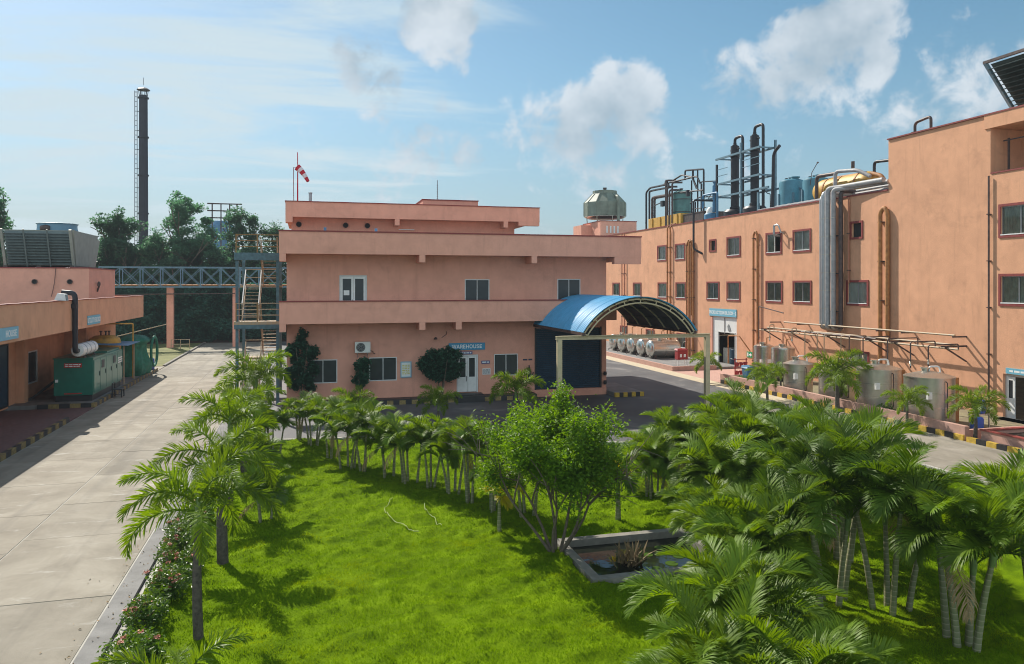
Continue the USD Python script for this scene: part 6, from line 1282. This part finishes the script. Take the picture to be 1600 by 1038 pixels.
G7 = "flowering ixora shrubs along the road edge of the garden"
yy = [12.3, 13.5, 14.9, 16.2, 17.6, 19.0, 20.3, 21.7, 23.2, 24.8, 26.5, 28.3, 30.2]
where = ["at the bottom edge of the picture", "beside the foot of the nearest foxtail palm", "just beyond the nearest foxtail palm's foot", "with few flower heads before the second foxtail palm", "with many flower heads below the nearest palm's fronds", "with many flower heads beside the second foxtail palm", "just beyond the second foxtail palm", "under the second foxtail palm's road-side fronds", "just before the third foxtail palm", "just beyond the third foxtail palm", "just before the fourth foxtail palm", "beside the fourth foxtail palm", "farthest along the road, before the bright bushy foxtail palm"]
for k, y in enumerate(yy):
    s = .62 + .1 * math.sin(k * 2.3)
    shrub("ixora_shrub", f"round ixora shrub {where[k]}", "shrub", (-2.95 + .08 * math.sin(k * 1.7), y, 0.05), .60, .80, s, 1700, .085, "ixora_leaf", 80 + k, G7, flowers=(5, 4, 5, 9, 14, 14, 9, 8, 6, 6, 5, 5, 4)[k])
# dark bushes trained up the warehouse wall
rj = np.random.default_rng(77)


def lumps(n, xr, z0, z1, r0, r1): return [(rj.uniform(-xr, xr) * (1 - .35 * abs(2 * q - 1)), rj.uniform(-.3, .3), z0 + (z1 - z0) * q, rj.uniform(r0, r1)) for q in rj.random(n)]


J = [("tall dark bush climbing the left corner of the warehouse", (-0.30, 43.2, 0), 1.0, .8, 4.5, lumps(40, .85, .24, .80, .15, .30) + [(-.1, 0, .84, .22), (.15, 0, .89, .18), (.0, 0, .94, .14)]),
     ("slim dark bush under the air conditioner on the warehouse wall", (2.95, 43.35, 0), .62, .6, 2.75, lumps(24, .55, .40, .90, .2, .36) + [(.6, 0, .88, .2)]),
     ("broad dark bush hiding the first letters of the WAREHOUSE board", (7.5, 43.15, 0), 1.2, .7, 3.35, lumps(48, 1.0, .44, .84, .13, .26) + [(.1, 0, .88, .16), (.5, 0, .87, .16), (.8, 0, .82, .2), (-.9, 0, .74, .16), (-1.0, 0, .68, .14), (.95, 0, .62, .16), (.3, 0, .93, .11)])]
for k, (lb, loc, rx, ry, h, shp) in enumerate(J):
    shrub("dark_bush", lb, "bush", loc, rx, ry, h, (10500, 4200, 9500)[k], .18, "juniper_leaf", 120 + k, None, shape=shp)
for k, (x, y, s, lb) in enumerate(((28.5, 44.6, .5, "low leafy plant behind the low wall below the slim tanks"), (28.5, 42.2, .6, "dark leafy plant behind the low wall beside the farthest squat tank"), (28.4, 45.9, .45, "low leafy plant beside the waste bin"), (28.3, 31.9, .6, "leafy plant between the widest and second squat tanks"), (27.0, 44.0, .35, "small leafy plant on the road side of the low wall"))):
    shrub("leafy_plant", lb, "plant", (x, y, .1), .6, .6, s, 420, .12, "ixora_leaf", 140 + k)

# background trees
def big_tree(label, seed, loc, H, W, leaf="tree_leaf", n=26000, size=.40, rot=0):
    r = np.random.default_rng(seed); t = thing("tree", label, "tree", loc, "trees behind the creeper-covered wall", None, rot); LOC[str(t.GetPath())] = np.zeros(3)
    mb, tips = MB(), []
    mb.tube([(0, 0, -.2), (.1, .05, H * .2), (.15, 0, H * .36)], [.38, .30, .26], 9, cap=False)
    for k in range(6):
        a = k * 1.05 + r.uniform(-.3, .3); d = np.array([math.cos(a) * .6, math.sin(a) * .6, r.uniform(.5, 1.3)]); d /= np.linalg.norm(d)
        limbs(r, mb, (.12, 0, H * (.16 + .034 * k)), d, H * .2, .17, 2, tips, .55, .22)
    limbs(r, mb, (.15, 0, H * .36), (0, 0, 1.0), H * .26, .2, 2, tips, .5, .35)
    part(t, "trunk", mb, "bark", local=True)
    tips = np.array(tips); tips[:, :2] *= W / (np.abs(tips[:, :2]).max() + 1e-6); tips[:, 2] *= (H - .6) / tips[:, 2].max()
    zz = r.uniform(.10, .93, 170); wz = W * .62 * np.sin(PI * np.clip(zz, .12, .97)) ** .7; aa = r.uniform(0, 2 * PI, 170); rr = r.random(170) ** .5; extra = np.stack([wz * rr * np.cos(aa), wz * rr * np.sin(aa), H * zz], -1); tips = np.vstack([tips, extra])
    cc = tips[r.integers(0, len(tips), 330)]; rad = r.uniform(.55, 1.35, 330)
    pick = r.integers(0, 330, n); d = r.normal(0, 1, (n, 3)); d /= np.linalg.norm(d, axis=1, keepdims=True)
    c = cc[pick] + d * (rad[pick] * r.random(n) ** .4)[:, None] * [1, 1, .7]
    part(t, "crown", leaves(r, c[c[:, 2] > .8], size, .55, .6), leaf, local=True)
    return t


t1 = big_tree("broad dark tree rising left of the chimney foot", 201, (-22.3, 104, 0), 16.6, 4.2)
t2 = big_tree("tallest dark tree, with a pointed top, right of the chimney", 202, (-14.3, 105, 0), 19.0, 4.6)
t3 = big_tree("slender loose tree between the tallest tree and the stair tower", 203, (-8.3, 106, 0), 17.2, 4.3, n=15000)
copy(t1, "tree", (-18.6, 102, 0), 130, "lower tree directly in front of the chimney", scale=.84)
copy(t3, "tree", (-4.2, 105, 0), 60, "thin-topped tree right behind the stair tower's top landing", scale=.88)
copy(t2, "tree", (-35.6, 98, 0), 200, "bright-edged tree at the far left edge behind the cooling tower", scale=.95)
copy(t1, "tree", (-11.3, 101.5, 0), 250, "low dark tree in front of the tallest one", scale=.74)
copy(t1, "tree", (-26.5, 112, 0), 20, "dark tree showing left of the broad one, behind the utility block", scale=.80)
copy(t2, "tree", (-6.0, 101.5, 0), 310, "low dark tree behind the foot of the stair tower", scale=.64)
copy(t1, "tree", (-15.8, 100.5, 0), 80, "low dark tree behind the first pink bridge column", scale=.66)
# creeper-covered boundary wall
iv = thing("boundary_wall", "tall boundary wall overgrown with dark creepers at the end of the road", "wall", (-15, 96, 0))
part(iv, "wall", MB().box(-40, 3, 95.6, 96, -.1, 6.2), "dark_pipe")
r = np.random.default_rng(301); n = 34000
x, z = r.uniform(-32, 3, n), 6.6 * r.random(n) ** .85
dep = .15 + 3.4 * np.clip(meshkit.fbm(np.stack([x * .7, z * .7, 0 * x], -1), 3, 2) - .25, 0, 1)
part(iv, "creeper_leaves", leaves(r, np.stack([x, 95.5 - dep * r.random(n) ** .4 , z + .5 * meshkit.noise(np.stack([x * .8, 0 * x, 0 * x], -1), 4)], -1), .48, .6, .3), "creeper_leaf", kind="stuff")
# weathered far tree belt along the horizon
r = np.random.default_rng(401); n = 60000
a = r.uniform(-1.1, 1.25, n); R_ = r.uniform(260, 330, n); hh = 7.0 * (0.55 + .8 * meshkit.fbm(np.stack([a * 60, 0 * a, 0 * a], -1), 4, 8)) * r.random(n) ** .6
solo("far_trees", leaves(r, np.stack([R_ * np.sin(a), R_ * np.cos(a), hh], -1), 2.2, .7, .5), "tree_leaf", "far-off belt of trees along the horizon", "trees", kind="stuff")

# fallen leaves along the garden edge of the road and on the yard
r = np.random.default_rng(501); n = 160
fx_ = np.concatenate([-3.7 - np.abs(r.normal(0, .5, n)), r.uniform(0, 16, 200)]); fy_ = np.concatenate([r.uniform(11, 33, n), 0 * r.uniform(0, 1, 200)]); fy_[n:] = np.interp(fx_[n:], [0, 2.4, 12.8, 18], [34.3, 34.1, 30.0, 28.7]) + .15 + np.abs(r.normal(0, .7, 200))
solo("fallen_leaves", leaves(r, np.stack([fx_, fy_, 0 * fx_ + .014], -1), .065, .5, 3.0), "dead_frond", "scattered dry leaves lying along the garden edge of the road and yard", "leaves", kind="stuff")
# ------------------------------------------------------------------ the air
hz = usdkit.material(stage, "/World/Looks/haze_air", {"v": ("principled_volume", {"color": (0.80, 0.90, 1.0), "density": 0.0003, "anisotropy": 0.1})}, volume="v.volume")
MAT["haze_air"] = hz
solo("haze", MB().box(-705, 705, -65, 1405, -1.5, 46), "haze_air", "thin bluish haze in the air over the whole site", "haze", kind="stuff")
